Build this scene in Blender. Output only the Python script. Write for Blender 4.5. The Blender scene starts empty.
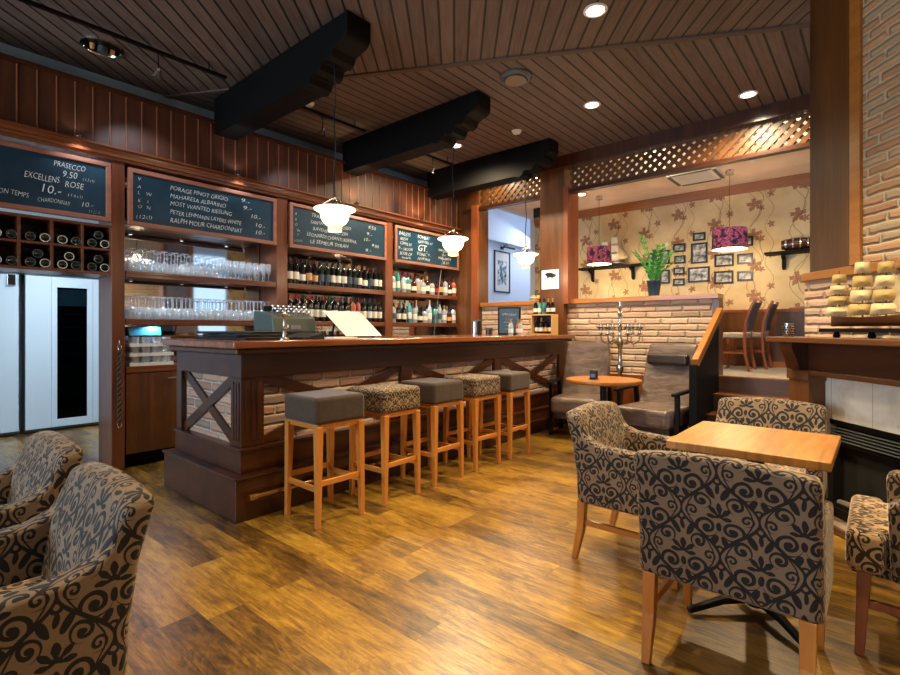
import bpy, math, random
from mathutils import Vector, Matrix
random.seed(7)
SC = bpy.context.scene
COL = SC.collection
PI = math.pi

# ---------------------------------------------------------------- camera, world, exposure
H = 1.22
TH = math.radians(40.6)
FWD = Vector((-math.sin(TH), math.cos(TH), 0)); RGT = Vector((math.cos(TH), math.sin(TH), 0))
cam_d = bpy.data.cameras.new('camera'); cam = bpy.data.objects.new('camera', cam_d); COL.objects.link(cam)
cam_d.sensor_width = 36; cam_d.lens = 20.0; cam_d.shift_y = -8.5/900; cam_d.clip_start = 0.05
cam.location = (0, 0, H); cam.rotation_euler = (PI/2, 0, TH)
SC.camera = cam
SC.view_settings.view_transform = 'Standard'; SC.view_settings.look = 'None'
SC.view_settings.gamma = 1; SC.view_settings.exposure = 0.42
SC.view_settings.use_curve_mapping = False
world = bpy.data.worlds.new('world'); SC.world = world; world.use_nodes = True
wb = world.node_tree.nodes['Background']; wb.inputs[0].default_value = (0.55, 0.75, 1.0, 1); wb.inputs[1].default_value = 1.5

def light(name, kind, loc, energy, color, aim=None, size=0.1, size_y=None, spot=None, blend=0.5):
    d = bpy.data.lights.new(name, kind); d.energy = energy; d.color = color
    if kind == 'AREA':
        d.size = size
        if size_y: d.shape = 'RECTANGLE'; d.size_y = size_y
    else: d.shadow_soft_size = size
    if kind == 'SPOT': d.spot_size = math.radians(spot or 100); d.spot_blend = blend
    o = bpy.data.objects.new(name, d); COL.objects.link(o); o.location = loc
    if aim is not None:
        o.rotation_euler = (Vector(aim)-Vector(loc)).to_track_quat('-Z', 'Y').to_euler()
    return o
COOL = (0.62, 0.80, 1.0); WARM = (1.0, 0.77, 0.47)
# daylight through the street windows behind and left of the camera
light('window_daylight', 'AREA', (-4.2, -3.95, 1.7), 165, COOL, (-4.6, 2, 1.6), 2.2, 1.7)
light('window_daylight', 'AREA', (-1.2, -3.95, 1.7), 28, (1.0, 0.92, 0.80), (-1.2, 2, 1.2), 2.2, 1.7)
light('window_daylight', 'AREA', (-5.9, 10.2, 3.3), 50, (.86, .91, 1.0), (-5.2, 9.5, 1.0), 1.2, 3.0)  # area light inside the passage itself, not in a window

# ---------------------------------------------------------------- node maths helper
def lin(c):
    if isinstance(c, str):
        c = [int(c[i:i+2], 16)/255 for i in (0, 2, 4)]
        c = [x/12.92 if x <= .04045 else ((x+.055)/1.055)**2.4 for x in c]
    return tuple(c[:3])
class S:
    def __init__(s, nt, sock): s.nt = nt; s.s = sock
    def _m(s, op, *a):
        n = s.nt.nodes.new('ShaderNodeMath'); n.operation = op
        for i, x in enumerate((s,)+a):
            if isinstance(x, S): s.nt.links.new(x.s, n.inputs[i])
            else: n.inputs[i].default_value = x
        return S(s.nt, n.outputs[0])
    def __add__(s, o): return s._m('ADD', o)
    __radd__ = __add__
    def __sub__(s, o): return s._m('SUBTRACT', o)
    def __rsub__(s, o): return (s*-1)+o
    def __mul__(s, o): return s._m('MULTIPLY', o)
    __rmul__ = __mul__
    def __truediv__(s, o): return s._m('DIVIDE', o)
    def __lt__(s, o): return s._m('LESS_THAN', o)
    def __gt__(s, o): return s._m('GREATER_THAN', o)
    def abs(s): return s._m('ABSOLUTE')
    def frac(s): return s._m('FRACT')
    def floor(s): return s._m('FLOOR')
    def sin(s): return s._m('SINE')
    def cos(s): return s._m('COSINE')
    def sqrt(s): return s._m('SQRT')
    def max(s, o): return s._m('MAXIMUM', o)
    def min(s, o): return s._m('MINIMUM', o)
    def atan2(s, o): return s._m('ARCTAN2', o)
    def pw(s, o): return s._m('POWER', o)
class Mt:
    def __init__(s, name, rough=.5, metal=0., **kw):
        s.m = bpy.data.materials.new(name); s.m.use_nodes = True; s.nt = s.m.node_tree
        s.b = s.nt.nodes['Principled BSDF']
        s.b.inputs['Roughness'].default_value = rough; s.b.inputs['Metallic'].default_value = metal
        for k, v in kw.items():
            s.b.inputs[k.replace('_', ' ')].default_value = v
    def link(s, a, b): s.nt.links.new(a, b)
    def coord(s, kind='Object'):
        if not hasattr(s, 'tc'): s.tc = s.nt.nodes.new('ShaderNodeTexCoord')
        return s.tc.outputs[kind]
    def xyz(s, kind='Object'):
        n = s.nt.nodes.new('ShaderNodeSeparateXYZ'); s.link(s.coord(kind), n.inputs[0])
        return [S(s.nt, o) for o in n.outputs]
    def vec(s, *a):
        n = s.nt.nodes.new('ShaderNodeCombineXYZ')
        for i, x in enumerate(a):
            if isinstance(x, S): s.link(x.s, n.inputs[i])
            else: n.inputs[i].default_value = x
        return n.outputs[0]
    def noise(s, v, scale=5, detail=3, rough=.5, dist=0):
        n = s.nt.nodes.new('ShaderNodeTexNoise'); s.link(v, n.inputs['Vector'])
        n.inputs['Scale'].default_value = scale; n.inputs['Detail'].default_value = detail
        n.inputs['Roughness'].default_value = rough; n.inputs['Distortion'].default_value = dist
        return S(s.nt, n.outputs[0])
    def white(s, v):
        n = s.nt.nodes.new('ShaderNodeTexWhiteNoise'); s.link(v, n.inputs['Vector']); return S(s.nt, n.outputs[0])
    def ramp(s, f, stops):
        n = s.nt.nodes.new('ShaderNodeValToRGB'); s.link(f.s, n.inputs[0]); e = n.color_ramp.elements
        while len(e) < len(stops): e.new(.5)
        for i, (p, c) in enumerate(stops): e[i].position = p; e[i].color = (*lin(c), 1)
        return n.outputs[0]
    def mix(s, f, a, b, mode='MIX'):
        n = s.nt.nodes.new('ShaderNodeMix'); n.data_type = 'RGBA'; n.blend_type = mode
        if isinstance(f, S): s.link(f.s, n.inputs[0])
        else: n.inputs[0].default_value = f
        for i, c in ((6, a), (7, b)):
            if hasattr(c, 'links') or isinstance(c, bpy.types.NodeSocket): s.link(c, n.inputs[i])
            else: n.inputs[i].default_value = (*lin(c), 1)
        return n.outputs[2]
    def color(s, c):
        if isinstance(c, bpy.types.NodeSocket): s.link(c, s.b.inputs['Base Color'])
        else: s.b.inputs['Base Color'].default_value = (*lin(c), 1)
        return s
    def rough(s, v): s.link(v.s, s.b.inputs['Roughness'])
    def bump(s, h, strength=.3, dist=.01):
        n = s.nt.nodes.new('ShaderNodeBump'); s.link(h.s, n.inputs['Height'])
        n.inputs['Strength'].default_value = strength; n.inputs['Distance'].default_value = dist
        s.link(n.outputs[0], s.b.inputs['Normal'])
        return s

MATS = {}
def plain(name, c, rough=.5, metal=0., noise=0, **kw):
    m = Mt(name, rough, metal, **kw)
    if noise:
        f = m.noise(m.coord(), noise, 3)
        c0 = lin(c); m.color(m.ramp(f, [(.3, tuple(x*.8 for x in c0)), (.7, tuple(min(1, x*1.15) for x in c0))]))
    else: m.color(c)
    MATS[name] = m.m; return m.m
def wood(name, dark, light_, axis='z', rough=.35, scale=9, coat=0., bump=.12, spec=.5):
    m = Mt(name, rough, Coat_Weight=coat, Coat_Roughness=.15, Specular_IOR_Level=spec)
    x, y, z = m.xyz()
    k = .09
    v = m.vec(x*(k if axis == 'x' else 1), y*(k if axis == 'y' else 1), z*(k if axis == 'z' else 1))
    f = m.noise(v, scale, 5, .6, .8); g = m.noise(v, scale*6, 3, .6)
    h = f*.75+g*.25
    m.color(m.ramp(h, [(.3, dark), (.55, tuple((a+b)/2 for a, b in zip(lin(dark), lin(light_)))), (.75, light_)]))
    m.bump(h, bump, .004)
    MATS[name] = m.m; return m.m
def emit(name, c, strength):
    m = Mt(name, .4); m.color(c); m.b.inputs['Emission Color'].default_value = (*lin(c), 1); m.b.inputs['Emission Strength'].default_value = strength
    MATS[name] = m.m; return m.m

# ---------------------------------------------------------------- materials
for ax in 'xyz':
    wood('bar_wood_'+ax, '200e06', '57290f', ax, .32, 9, .15)
    wood('shelf_wood_'+ax, '4a2411', '8a4c2a', ax, .36, 8, .1)
    wood('oak_'+ax, 'a8611f', 'd3903f', ax, .35, 9, .2)
    wood('black_wood_'+ax, '050505', '0e0c0b', ax, .6, 9, spec=.15)
    wood('panel_wood_'+ax, '3c1f0c', '7a4a20', ax, .38, 6, .1)
wood('bar_top_wood', '64300f', '9c5a28', 'y', .2, 8, .6)
wood('cap_wood', '8a5118', 'bd7d33', 'x', .33, 8, .2)
wood('red_wood', '6e3012', 'a0582a', 'z', .4, 7, .05)
wood('cornice_wood', '7a4518', 'b0702e', 'x', .45, 7, 0)
wood('dark_chair_wood', '24120b', '4a2a1a', 'z', .35, 9, .2)
wood('walnut', '6a3218', 'a45a30', 'z', .3, 9, .3)
plain('black_metal', '0d0d0e', .4, .6)
plain('black_plastic', '0a0a0b', .45)
plain('grille_metal', '15181a', .35, .7)
plain('chrome', 'd8d8da', .12, 1.)
plain('silver', 'cfcac2', .22, 1.)
plain('brass', 'c9a56a', .25, 1.)
plain('white_plastic', 'e6e6e4', .4)
plain('white_paint', '8ea6b6', .6, noise=3)  # white wall; the blue light on it is put into the colour
plain('room_white', 'd5dfee', .7)
plain('cream_ceiling', 'ead6c8', .8, noise=2)
plain('paper', 'f2f1ee', .6)
plain('steel_door', 'c4d4de', .38, .15)
plain('steel_dark', '59666e', .4, .6)
plain('blue_screen', '4aa6cf', .3)
plain('leather_dark', '30241e', .33, noise=14, Coat_Weight=.2)
for nm_, c0_, c1_ in (('leather', '4e4036', '75625a'),):
    m = Mt(nm_, .34, Coat_Weight=.25, Coat_Roughness=.2); x, y, z = m.xyz(); f = m.noise(m.vec(x*1., y*1., z*3.), 4.5, 3, .5, 1.4); g = m.noise(m.coord(), 60, 2); m.color(m.ramp(f, [(.3, c0_), (.7, c1_)])); m.bump(f+g*.03, .4, .025); MATS[nm_] = m.m
plain('grey_velvet', '3d2f24', .9, noise=30, Sheen_Weight=.25, Sheen_Roughness=.4)
plain('tile_joint', 'b9b4ac', .8)
plain('soot', '0b0a09', .9, noise=20)
plain('ash_log', '7a7163', .9, noise=25)
plain('chalk', 'dfe6e4', .9)
plain('green_leaf', '2f8436', .4, noise=12)
plain('green_stem', '4f8a3a', .5)
plain('blue_pot', '1f3a4a', .3, noise=6)
plain('sail_cloth', 'b4975a', .8, noise=20)
plain('sail_pale', 'd2bb88', .8, noise=20)
plain('rope_fibre', '4a3522', .9, noise=60)
plain('rigging', '6a5a3c', .8)
plain('picture_black', '0c0c0c', .35)
plain('mat_white', 'dcd9d2', .7)
plain('rubber', '0a0a0a', .7)
plain('carpet_grey', '9a928a', .95, noise=60)
plain('bottle_green', '0d1a10', .12, Coat_Weight=.5)
plain('bottle_black', '0a0a0c', .12, Coat_Weight=.5)
plain('bottle_brown', '3a1a0a', .12, Coat_Weight=.5)
plain('bottle_rose', 'a05540', .15, Coat_Weight=.5)
plain('bottle_teal', '3b8a86', .15, Coat_Weight=.5)
plain('label_white', 'dedad0', .6)
plain('label_tan', 'c79a5e', .6)
plain('label_red', '8c2a24', .6)
plain('label_blue', '3a4c5c', .6)
plain('foil_red', '7c1c1c', .3, .5)
plain('foil_gold', 'b58a44', .3, .8)
plain('foil_black', '0c0c0d', .3, .3)
plain('fruit_orange', 'e0a050', .5)
plain('trim_dark', '1d120b', .4)
plain('seam_wood', '54463d', .7)
wood('frieze_wood', '2a1208', '5e3014', 'z', .5, 9, 0)
wood('frame_wood', '7c4a38', 'b07c66', 'y', .4, 8, 0)  # paler and pinker, reflected daylight put into the wood colour
wood('recess_wood', '2c1604', '74481a', 'z', .4, 5, 0)
plain('vent_tan', '80705f', .6)
plain('slat_grey', '8d9492', .35, .4)
plain('groove_light', '8a5c42', .3)  # lighter wood colour stands in for light caught in the frieze grooves
plain('corridor_white', 'c4ccd2', .6)
emit('lamp_glow', 'fff1dc', 9)
emit('shade_glow', 'ffe6cc', 2.1)
emit('shade_warm', 'ffb98a', 1.2)
emit('bulb_cool', 'dff0ff', 4)
m = Mt('mirror', .04, 1.); m.color('c8ccd0'); MATS['mirror'] = m.m
def glassy(name, c, rough, fac, body=0.):
    m = bpy.data.materials.new(name); m.use_nodes = True; nt = m.node_tree; nt.nodes.clear()
    o = nt.nodes.new('ShaderNodeOutputMaterial'); mx = nt.nodes.new('ShaderNodeMixShader'); t = nt.nodes.new('ShaderNodeBsdfTransparent'); g = nt.nodes.new('ShaderNodeBsdfGlossy')
    g.inputs['Roughness'].default_value = rough; g.inputs['Color'].default_value = (1, 1, 1, 1); t.inputs['Color'].default_value = (*lin(c), 1)
    lw = nt.nodes.new('ShaderNodeLayerWeight'); lw.inputs[0].default_value = fac
    nt.links.new(lw.outputs['Facing'], mx.inputs[0]); nt.links.new(t.outputs[0], mx.inputs[1]); nt.links.new(g.outputs[0], mx.inputs[2]); df = nt.nodes.new('ShaderNodeBsdfDiffuse'); df.inputs[0].default_value = (.9, .95, 1, 1); m2 = nt.nodes.new('ShaderNodeMixShader'); m2.inputs[0].default_value = body
    nt.links.new(mx.outputs[0], m2.inputs[1]); nt.links.new(df.outputs[0], m2.inputs[2]); nt.links.new(m2.outputs[0], o.inputs[0])
    MATS[name] = m
glassy('clear_glass', 'eef5f8', .10, .6, .24)  # white diffuse share stands in for the bright backlight on the glasses
glassy('window_glass', 'eef5f8', .03, .2)
glassy('bottle_clear', 'cfe0e6', .06, .55, .3)
glassy('door_glass', '8fa2ac', .03, .3)

# brick
def brick(name, cols, mortar, bw, bh, gap=.012, lift=1.):
    m = Mt(name, .9)
    u, v, _ = m.xyz('UV')
    wob = m.noise(m.vec(u*1., v*1., 0), 9, 3)
    wob2 = m.noise(m.vec(u*1., v*1., 4.), 26, 2)
    vv = v+(wob-.5)*.022; uu = u+(wob2-.5)*.02
    row = (vv/bh).floor(); sh = (row*.5).frac()
    xx = uu/bw+sh+(m.white(m.vec(row, 7., 0.))*.25)
    col = xx.floor()
    fx = (xx.frac()-.5).abs()*-1+.5; fy = ((vv/bh).frac()-.5).abs()*-1+.5
    inb = ((fx*bw) > gap*.5)*((fy*bh) > gap*.5)
    r = m.white(m.vec(row, col, 3.))
    n = m.noise(m.vec(u, v*2, 1.), 30, 4)
    c = m.ramp(r, [(i/len(cols), c) for i, c in enumerate(cols)]); 
    c = m.mix(.35, c, m.ramp(n, [(.3, cols[0]), (.7, cols[-1])]))
    m.color(m.mix(inb, mortar, c))
    hgt = ((fx*bw*60).min(1.))*((fy*bh*60).min(1.))
    m.bump(hgt+n*.3, .9, .022)
    MATS[name] = m.m
brick('brick_pale', ['b28c70', 'd6ae92', 'e2bea0', 'c69c7e', 'e8ccae', 'bda48e'], 'b7a084', .30, .075)
brick('brick_low', ['b0886c', 'd4a88a', 'e0b89c', 'c8987c', 'e6c8aa', 'b8a08a'], 'b8a284', .26, .0565)
brick('brick_bar', ['97705a', 'bd907a', 'cda48a', 'a3806c', 'd2ae96', '86766a'], 'c2b2a2', .25, .07)
brick('brick_chimney', ['a87a56', 'cc9c70', 'c4946c', 'ac8458', 'd4ac82', 'b09a7a'], 'ccba98', .24, .0545)

# damask upholstery
def damask(name, base, dark, W=.21, HH=.27, sheen=.35):
    m = Mt(name, .8, Sheen_Weight=sheen, Sheen_Roughness=.35)
    m.b.inputs['Sheen Tint'].default_value = (1, .86, .7, 1)
    u, v, _ = m.xyz('UV')
    w1 = m.noise(m.vec(u, v, 0.), 14, 1)-.5; w2 = m.noise(m.vec(u, v, 5.), 14, 1)-.5
    k_ = W/.235
    x = (u+w1*.014*k_)/W; y = (v+w2*.014*k_)/HH
    s = (y*(2*PI)).cos()*.25+.25
    xw = (x+.5).frac()-.5; yw = (y+.5).frac()-.5
    inside = xw.abs() < s
    xw2 = x.frac()-.5; yw2 = y.frac()-.5
    lx = (xw*inside+xw2*(1-inside)).abs()*(W/k_); ly = (yw*inside+yw2*(1-inside))*(HH/k_)
    th = (y*(2*PI)).sin()*(y*(2*PI)).sin()*.022+.016
    net = ((xw.abs()-s).abs() < th)
    s2 = (y*(2*PI)).cos()*.17+.25
    net2 = ((xw.abs()-s2).abs() < .011)
    def disc(cx, cy, r, ry=None, ro=0.):
        p_ = (lx-cx)*math.cos(ro)+(ly-cy)*math.sin(ro); q_ = (ly-cy)*math.cos(ro)-(lx-cx)*math.sin(ro)
        p_ = p_/r; q_ = q_/(ry or r); return (p_*p_+q_*q_) < 1.
    def ring(cx, cy, r0, r1):
        p_ = lx-cx; q_ = ly-cy; d_ = (p_*p_+q_*q_).sqrt(); return (d_ > r0)*(d_ < r1)
    def spiral(cx, cy, R, pitch, sgn, ph):
        p_ = lx-cx; q_ = ly-cy; d_ = (p_*p_+q_*q_).sqrt(); t_ = q_.atan2(p_)/(2*PI)
        return (((d_/pitch+t_*sgn+ph).frac()-.5).abs() < .25)*(d_ < R)
    b_ = ly+.012; d_ = (lx*lx+b_*b_).sqrt(); t_ = lx.atan2(b_)
    c7 = (t_*8.).cos()
    fan = (d_ < (c7*.2+.8)*(t_.cos()*.012+.040))*(t_.abs() < 1.9)*(1-(c7 < -.72)*(d_ > .014))
    p = net.max(net2).max(fan).max(spiral(.040, -.052, .037, .0225, 1., .1)).max(disc(.040, -.052, .010))
    p = p.max(spiral(.052, .040, .029, .0205, -1., .6)).max(disc(.052, .040, .008)).max(spiral(.083, -.004, .021, .016, 1., .3))
    p = p.max(disc(.018, -.098, .010, .024, .5)).max(disc(.024, .076, .010, .026, -.5)).max(disc(0., -.045, .009, .016))
    p = p.max(ring(0., .118, .007, .016)).max(ring(0., -.124, .007, .015)).max(disc(0., .088, .007, .018))
    n = m.noise(m.vec(u, v, 2.), 160, 2)
    bc = m.mix(n, tuple(k*.8 for k in lin(base)), base)
    m.color(m.mix(p, bc, dark))
    m.bump(p+n*.3, .35, .003)
    MATS[name] = m.m
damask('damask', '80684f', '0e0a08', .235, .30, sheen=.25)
damask('damask_light', 'b8976c', '2b2018', .235, .30, sheen=.6)  # same fabric, its pale look at grazing angles put into the colour
damask('damask_small', '9a8062', '0d0a08', .16, .20, sheen=.1)

# wallpaper with leaf sprays and winding stems
m = Mt('wallpaper', .75); u, v, _ = m.xyz('UV')
w1 = (m.noise(m.vec(u, v, 0.), 6, 2)-.5)*.05
CW, CH = .50, .42
row = ((u+w1)/CW).floor(); x = (u+w1)/CW; y = (v+w1)/CH+(row*.5).frac()
lx = (x.frac()-.5)*CW; ly = (y.frac()-.5)*CH
def leafy(cx, cy, R_, ph, lo=.36):
    p_ = lx-cx; q_ = ly-cy; d_ = (p_*p_+q_*q_).sqrt(); t_ = p_.atan2(q_)
    return d_ < ((((t_*2.5+ph).cos().abs())*.55+lo)+(t_*14.).sin()*.07)*R_
fl = leafy(-.06, .0, .105, .2).max(leafy(.03, -.05, .05, 1.)); fl2 = leafy(.14, .13, .055, .7)
vx = ((u/CW).frac()-.5)*CW
vine = (vx+.02-((v*9.).sin()*.07+(v*21.).sin()*.02)).abs() < .0065
vine2 = (vx+.06-((v*9.+.9).sin()*.09)).abs() < .005
vine3 = (vx-.12-((v*13.+2.).sin()*.05)).abs() < .004
nn = m.noise(m.vec(u, v, 3.), 3, 3)
base = m.ramp(nn, [(.3, 'c8ae80'), (.7, 'e0ca9e')])
c = m.mix(vine.max(vine2).max(vine3)*.6, base, '74603c'); c = m.mix(fl.max(fl2)*(m.noise(m.vec(u, v, 8.), 40, 2)*.6+.45), c, '84422a')
m.color(c); MATS['wallpaper'] = m.m

# floor boards, running along X
def planks(name, pw, pl, stops, rough0, seam, along='x', coat=0.):
    m = Mt(name, rough0, Coat_Weight=coat, Coat_Roughness=.32)
    x, y, z = m.xyz()
    a, b = (x, y) if along == 'x' else (y, x)
    row = (b/pw).floor(); sh = m.white(m.vec(row, 1., 2.)); xx = a/pl+sh*3; col = xx.floor()
    r = m.white(m.vec(row, col, 5.))
    f = m.noise(m.vec(a*.22+r*9, b*1., r*5), 22, 7, .75, 1.2); g = m.noise(m.vec(a*.05, b*1., r), 90, 3)
    blot = m.noise(m.vec(a*.55, b*1.3, r*1.5), 4.5, 5, .75, .6)
    h = f*.42+g*.2+r*.12+blot*.36-.05
    fy = ((b/pw).frac()-.5).abs()*-1+.5; fx = (xx.frac()-.5).abs()*-1+.5
    gap = ((fy*pw) < seam).max((fx*pl) < seam)
    m.color(m.mix(gap*.55, m.ramp(h, stops), '150b05'))
    m.rough(h*-.3+(rough0+.16))
    m.bump(h-gap, .10, .004); MATS[name] = m.m
planks('floor_oak', .155, 1.25, [(.37, '2e1f09'), (.46, '65471a'), (.54, '916b23'), (.62, 'ae8732'), (.72, 'c8a656')], .34, .0012, coat=.45)
# ceiling panelling: grooved boards running in a given direction
def ceil_mat(name, ang, pitch=.112):
    m = Mt(name, .62)
    x, y, z = m.xyz()
    b = x*-math.sin(ang)+y*math.cos(ang); a = x*math.cos(ang)+y*math.sin(ang)
    row = (b/pitch).floor(); f = (b/pitch).frac()
    r = m.white(m.vec(row, 3., 1.)); g = m.noise(m.vec(a*.1, b*1., r*4), 40, 3)
    h = r*.18+g*.5+.16
    groove = f < .15
    m.color(m.mix(groove, m.ramp(h, [(.3, '4b3e37'), (.65, '6c5c53')]), '030202'))
    m.bump(h*.1-groove, .5, .01); MATS[name] = m.m
ceil_mat('ceiling_boards_near', math.radians(130)); ceil_mat('ceiling_boards_far', math.radians(90))
# patterned drum shades
m = Mt('drum_fabric', .7); v3 = m.noise(m.coord(), 15, 2, .5, .6)
m.color(m.ramp(v3, [(.36, '2a1c40'), (.44, '5a2a5a'), (.5, 'b84878'), (.56, 'e08098'), (.6, '40284c'), (.68, 'c86a90')])); MATS['drum_fabric'] = m.m
# blackboard
m = Mt('blackboard', .38); n = m.noise(m.coord(), 2.5, 4); m.color(m.ramp(n, [(.3, '0a2a3c'), (.75, '134056')])); MATS['blackboard'] = m.m
# monochrome prints
def printm(name, sc, cols):
    m = Mt(name, .35); n = m.noise(m.coord(), sc, 4, .6); m.color(m.ramp(n, [(.35, cols[0]), (.5, cols[1]), (.62, cols[2])])); MATS[name] = m.m
printm('photo_print', 14, ['2a2a2c', '8f8d8a', 'cfccc8']); printm('poster_print', 9, ['22272c', '8e98a0', 'dde2e8'])
m = Mt('table_oak', .4, Coat_Weight=.15, Coat_Roughness=.3); x, y, z = m.xyz()
st = (x/.12).floor(); r = m.white(m.vec(st, 2., 1.)); g = m.noise(m.vec(x*1., y*.1, r*4), 30, 4, .6, .6)
m.color(m.ramp(r*.4+g*.6, [(.3, '804a0e'), (.7, 'bf8430')])); MATS['table_oak'] = m.m
m = Mt('marble_tile', .3); n = m.noise(m.coord(), 5, 6, .65, .5); u, v, _ = m.xyz('UV')
j = ((u/.3).frac() < .012); m.color(m.mix(j, m.ramp(n, [(.4, 'cfc6b4'), (.65, 'e8e0d0')]), '9b958a')); MATS['marble_tile'] = m.m

# ---------------------------------------------------------------- mesh builder
class MB:
    def __init__(s): s.v = []; s.f = []; s.mi = []
    def add(s, vs, fs, m=0, T=None):
        o = len(s.v)
        for p in vs:
            p = Vector(p); s.v.append(T @ p if T else p)
        for f in fs: s.f.append([i+o for i in f]); s.mi.append(m)
        return s
    def box(s, x0, x1, y0, y1, z0, z1, m=0, T=None):
        vs = [(x, y, z) for z in (z0, z1) for y in (y0, y1) for x in (x0, x1)]
        return s.add(vs, [(0, 2, 3, 1), (4, 5, 7, 6), (0, 1, 5, 4), (1, 3, 7, 5), (3, 2, 6, 7), (2, 0, 4, 6)], m, T)
    def cb(s, c, d, m=0, T=None):
        return s.box(c[0]-d[0]/2, c[0]+d[0]/2, c[1]-d[1]/2, c[1]+d[1]/2, c[2]-d[2]/2, c[2]+d[2]/2, m, T)
    def bar(s, p0, p1, w, t, m=0, up=(0, 0, 1), w1=None, t1=None):
        p0 = Vector(p0); p1 = Vector(p1); d = (p1-p0).normalized(); up = Vector(up)
        if abs(d.dot(up)) > .98: up = Vector((0, 1, 0))
        a = d.cross(up).normalized(); b = a.cross(d).normalized()
        w1 = w1 or w; t1 = t1 or t; vs = []
        for p, ww, tt in ((p0, w, t), (p1, w1, t1)):
            for i, j in ((-1, -1), (1, -1), (1, 1), (-1, 1)): vs.append(p+a*(i*ww/2)+b*(j*tt/2))
        return s.add(vs, [(3, 2, 1, 0), (4, 5, 6, 7), (0, 1, 5, 4), (1, 2, 6, 5), (2, 3, 7, 6), (3, 0, 4, 7)], m)
    def lathe(s, prof, c=(0, 0, 0), n=20, m=0, T=None, cap=True):
        vs = []; fs = []
        for r, z in prof:
            for i in range(n):
                a = 2*PI*i/n; vs.append((c[0]+r*math.cos(a), c[1]+r*math.sin(a), c[2]+z))
        for k in range(len(prof)-1):
            for i in range(n):
                j = (i+1) % n; fs.append((k*n+i, k*n+j, (k+1)*n+j, (k+1)*n+i))
        if cap:
            if prof[0][0] > 1e-4: fs.append(tuple(range(n))[::-1])
            if prof[-1][0] > 1e-4: fs.append(tuple((len(prof)-1)*n+i for i in range(n)))
        return s.add(vs, fs, m, T)
    def tube(s, pts, r, n=8, m=0, r1=None):
        pts = [Vector(p) for p in pts]; vs = []; fs = []; N = len(pts)
        ref = None
        for k, p in enumerate(pts):
            d = (pts[min(k+1, N-1)]-pts[max(k-1, 0)]).normalized()
            if ref is None: ref = Vector((0, 0, 1)) if abs(d.z) < .9 else Vector((1, 0, 0))
            a = d.cross(ref).normalized(); b = a.cross(d).normalized(); ref = b
            rr = r if r1 is None else r+(r1-r)*k/max(1, N-1)
            for i in range(n):
                t = 2*PI*i/n; vs.append(p+a*(rr*math.cos(t))+b*(rr*math.sin(t)))
        for k in range(N-1):
            for i in range(n):
                j = (i+1) % n; fs.append((k*n+i, (k+1)*n+i, (k+1)*n+j, k*n+j))
        fs.append(tuple(range(n))); fs.append(tuple((N-1)*n+i for i in range(n))[::-1])
        return s.add(vs, fs, m)
    def prism(s, poly, a0, a1, axis='x', m=0, T=None):
        # poly in the two other axes (cyclic order y,z / x,z / x,y)
        n = len(poly); vs = []
        for a in (a0, a1):
            for p, q in poly:
                vs.append({'x': (a, p, q), 'y': (p, a, q), 'z': (p, q, a)}[axis])
        fs = [tuple(range(n))[::-1], tuple(range(n, 2*n))]+[(i, (i+1) % n, n+(i+1) % n, n+i) for i in range(n)]
        return s.add(vs, fs, m, T)
    def sheet(s, grid, th=.002, m=0):
        R = len(grid); C = len(grid[0]); vs = []; fs = []
        top = [[Vector(p) for p in row] for row in grid]
        nrm = (top[0][-1]-top[0][0]).cross(top[-1][0]-top[0][0]).normalized()*th
        for off in (Vector((0, 0, 0)), nrm):
            for row in top:
                for p in row: vs.append(p+off)
        def q(i, j, l): return l*R*C+i*C+j
        for i in range(R-1):
            for j in range(C-1):
                fs.append((q(i, j, 0), q(i+1, j, 0), q(i+1, j+1, 0), q(i, j+1, 0))); fs.append((q(i, j, 1), q(i, j+1, 1), q(i+1, j+1, 1), q(i+1, j, 1)))
        for i in range(R-1):
            fs.append((q(i, 0, 0), q(i, 0, 1), q(i+1, 0, 1), q(i+1, 0, 0))); fs.append((q(i, C-1, 0), q(i+1, C-1, 0), q(i+1, C-1, 1), q(i, C-1, 1)))
        for j in range(C-1):
            fs.append((q(0, j, 0), q(0, j+1, 0), q(0, j+1, 1), q(0, j, 1))); fs.append((q(R-1, j, 0), q(R-1, j, 1), q(R-1, j+1, 1), q(R-1, j+1, 0)))
        return s.add(vs, fs, m)
    def build(s, name, mats, parent=None, bevel=0, seg=2, smooth=True, angle=35, subd=0, uvrot=False):
        if isinstance(mats, str): mats = [mats]
        me = bpy.data.meshes.new(name); me.from_pydata(s.v, [], s.f); 
        import bmesh
        bm = bmesh.new(); bm.from_mesh(me); bmesh.ops.recalc_face_normals(bm, faces=bm.faces); bm.to_mesh(me); bm.free()
        for m in mats: me.materials.append(MATS[m])
        for p, i in zip(me.polygons, s.mi): p.material_index = i; p.use_smooth = smooth
        uv = me.uv_layers.new(name='UVMap').data
        for p in me.polygons:
            n = p.normal; a = max(range(3), key=lambda i: abs(n[i]))
            for li in p.loop_indices:
                c = me.vertices[me.loops[li].vertex_index].co
                uv[li].uv = {0: (c.y, c.z), 1: (c.x, c.z), 2: (c.x, c.y)}[a]
        o = bpy.data.objects.new(name, me); COL.objects.link(o)
        if parent: o.parent = parent
        if subd:
            md = o.modifiers.new('sub', 'SUBSURF'); md.levels = subd; md.render_levels = subd
        if bevel:
            md = o.modifiers.new('bev', 'BEVEL'); md.width = bevel; md.segments = seg; md.limit_method = 'ANGLE'; md.angle_limit = math.radians(30); md.harden_normals = True
        if smooth: me.set_sharp_from_angle(angle=math.radians(angle if not bevel else 60))
        return o
def tag(o, label, cat, group=None):
    o['label'] = label; o['category'] = cat
    if group: o['group'] = group
    return o
def thing(name, label, cat, loc=(0, 0, 0), rz=0, group=None):
    o = bpy.data.objects.new(name, None); COL.objects.link(o); o.empty_display_size = .1
    o.location = loc; o.rotation_euler = (0, 0, rz); return tag(o, label, cat, group)
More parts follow.
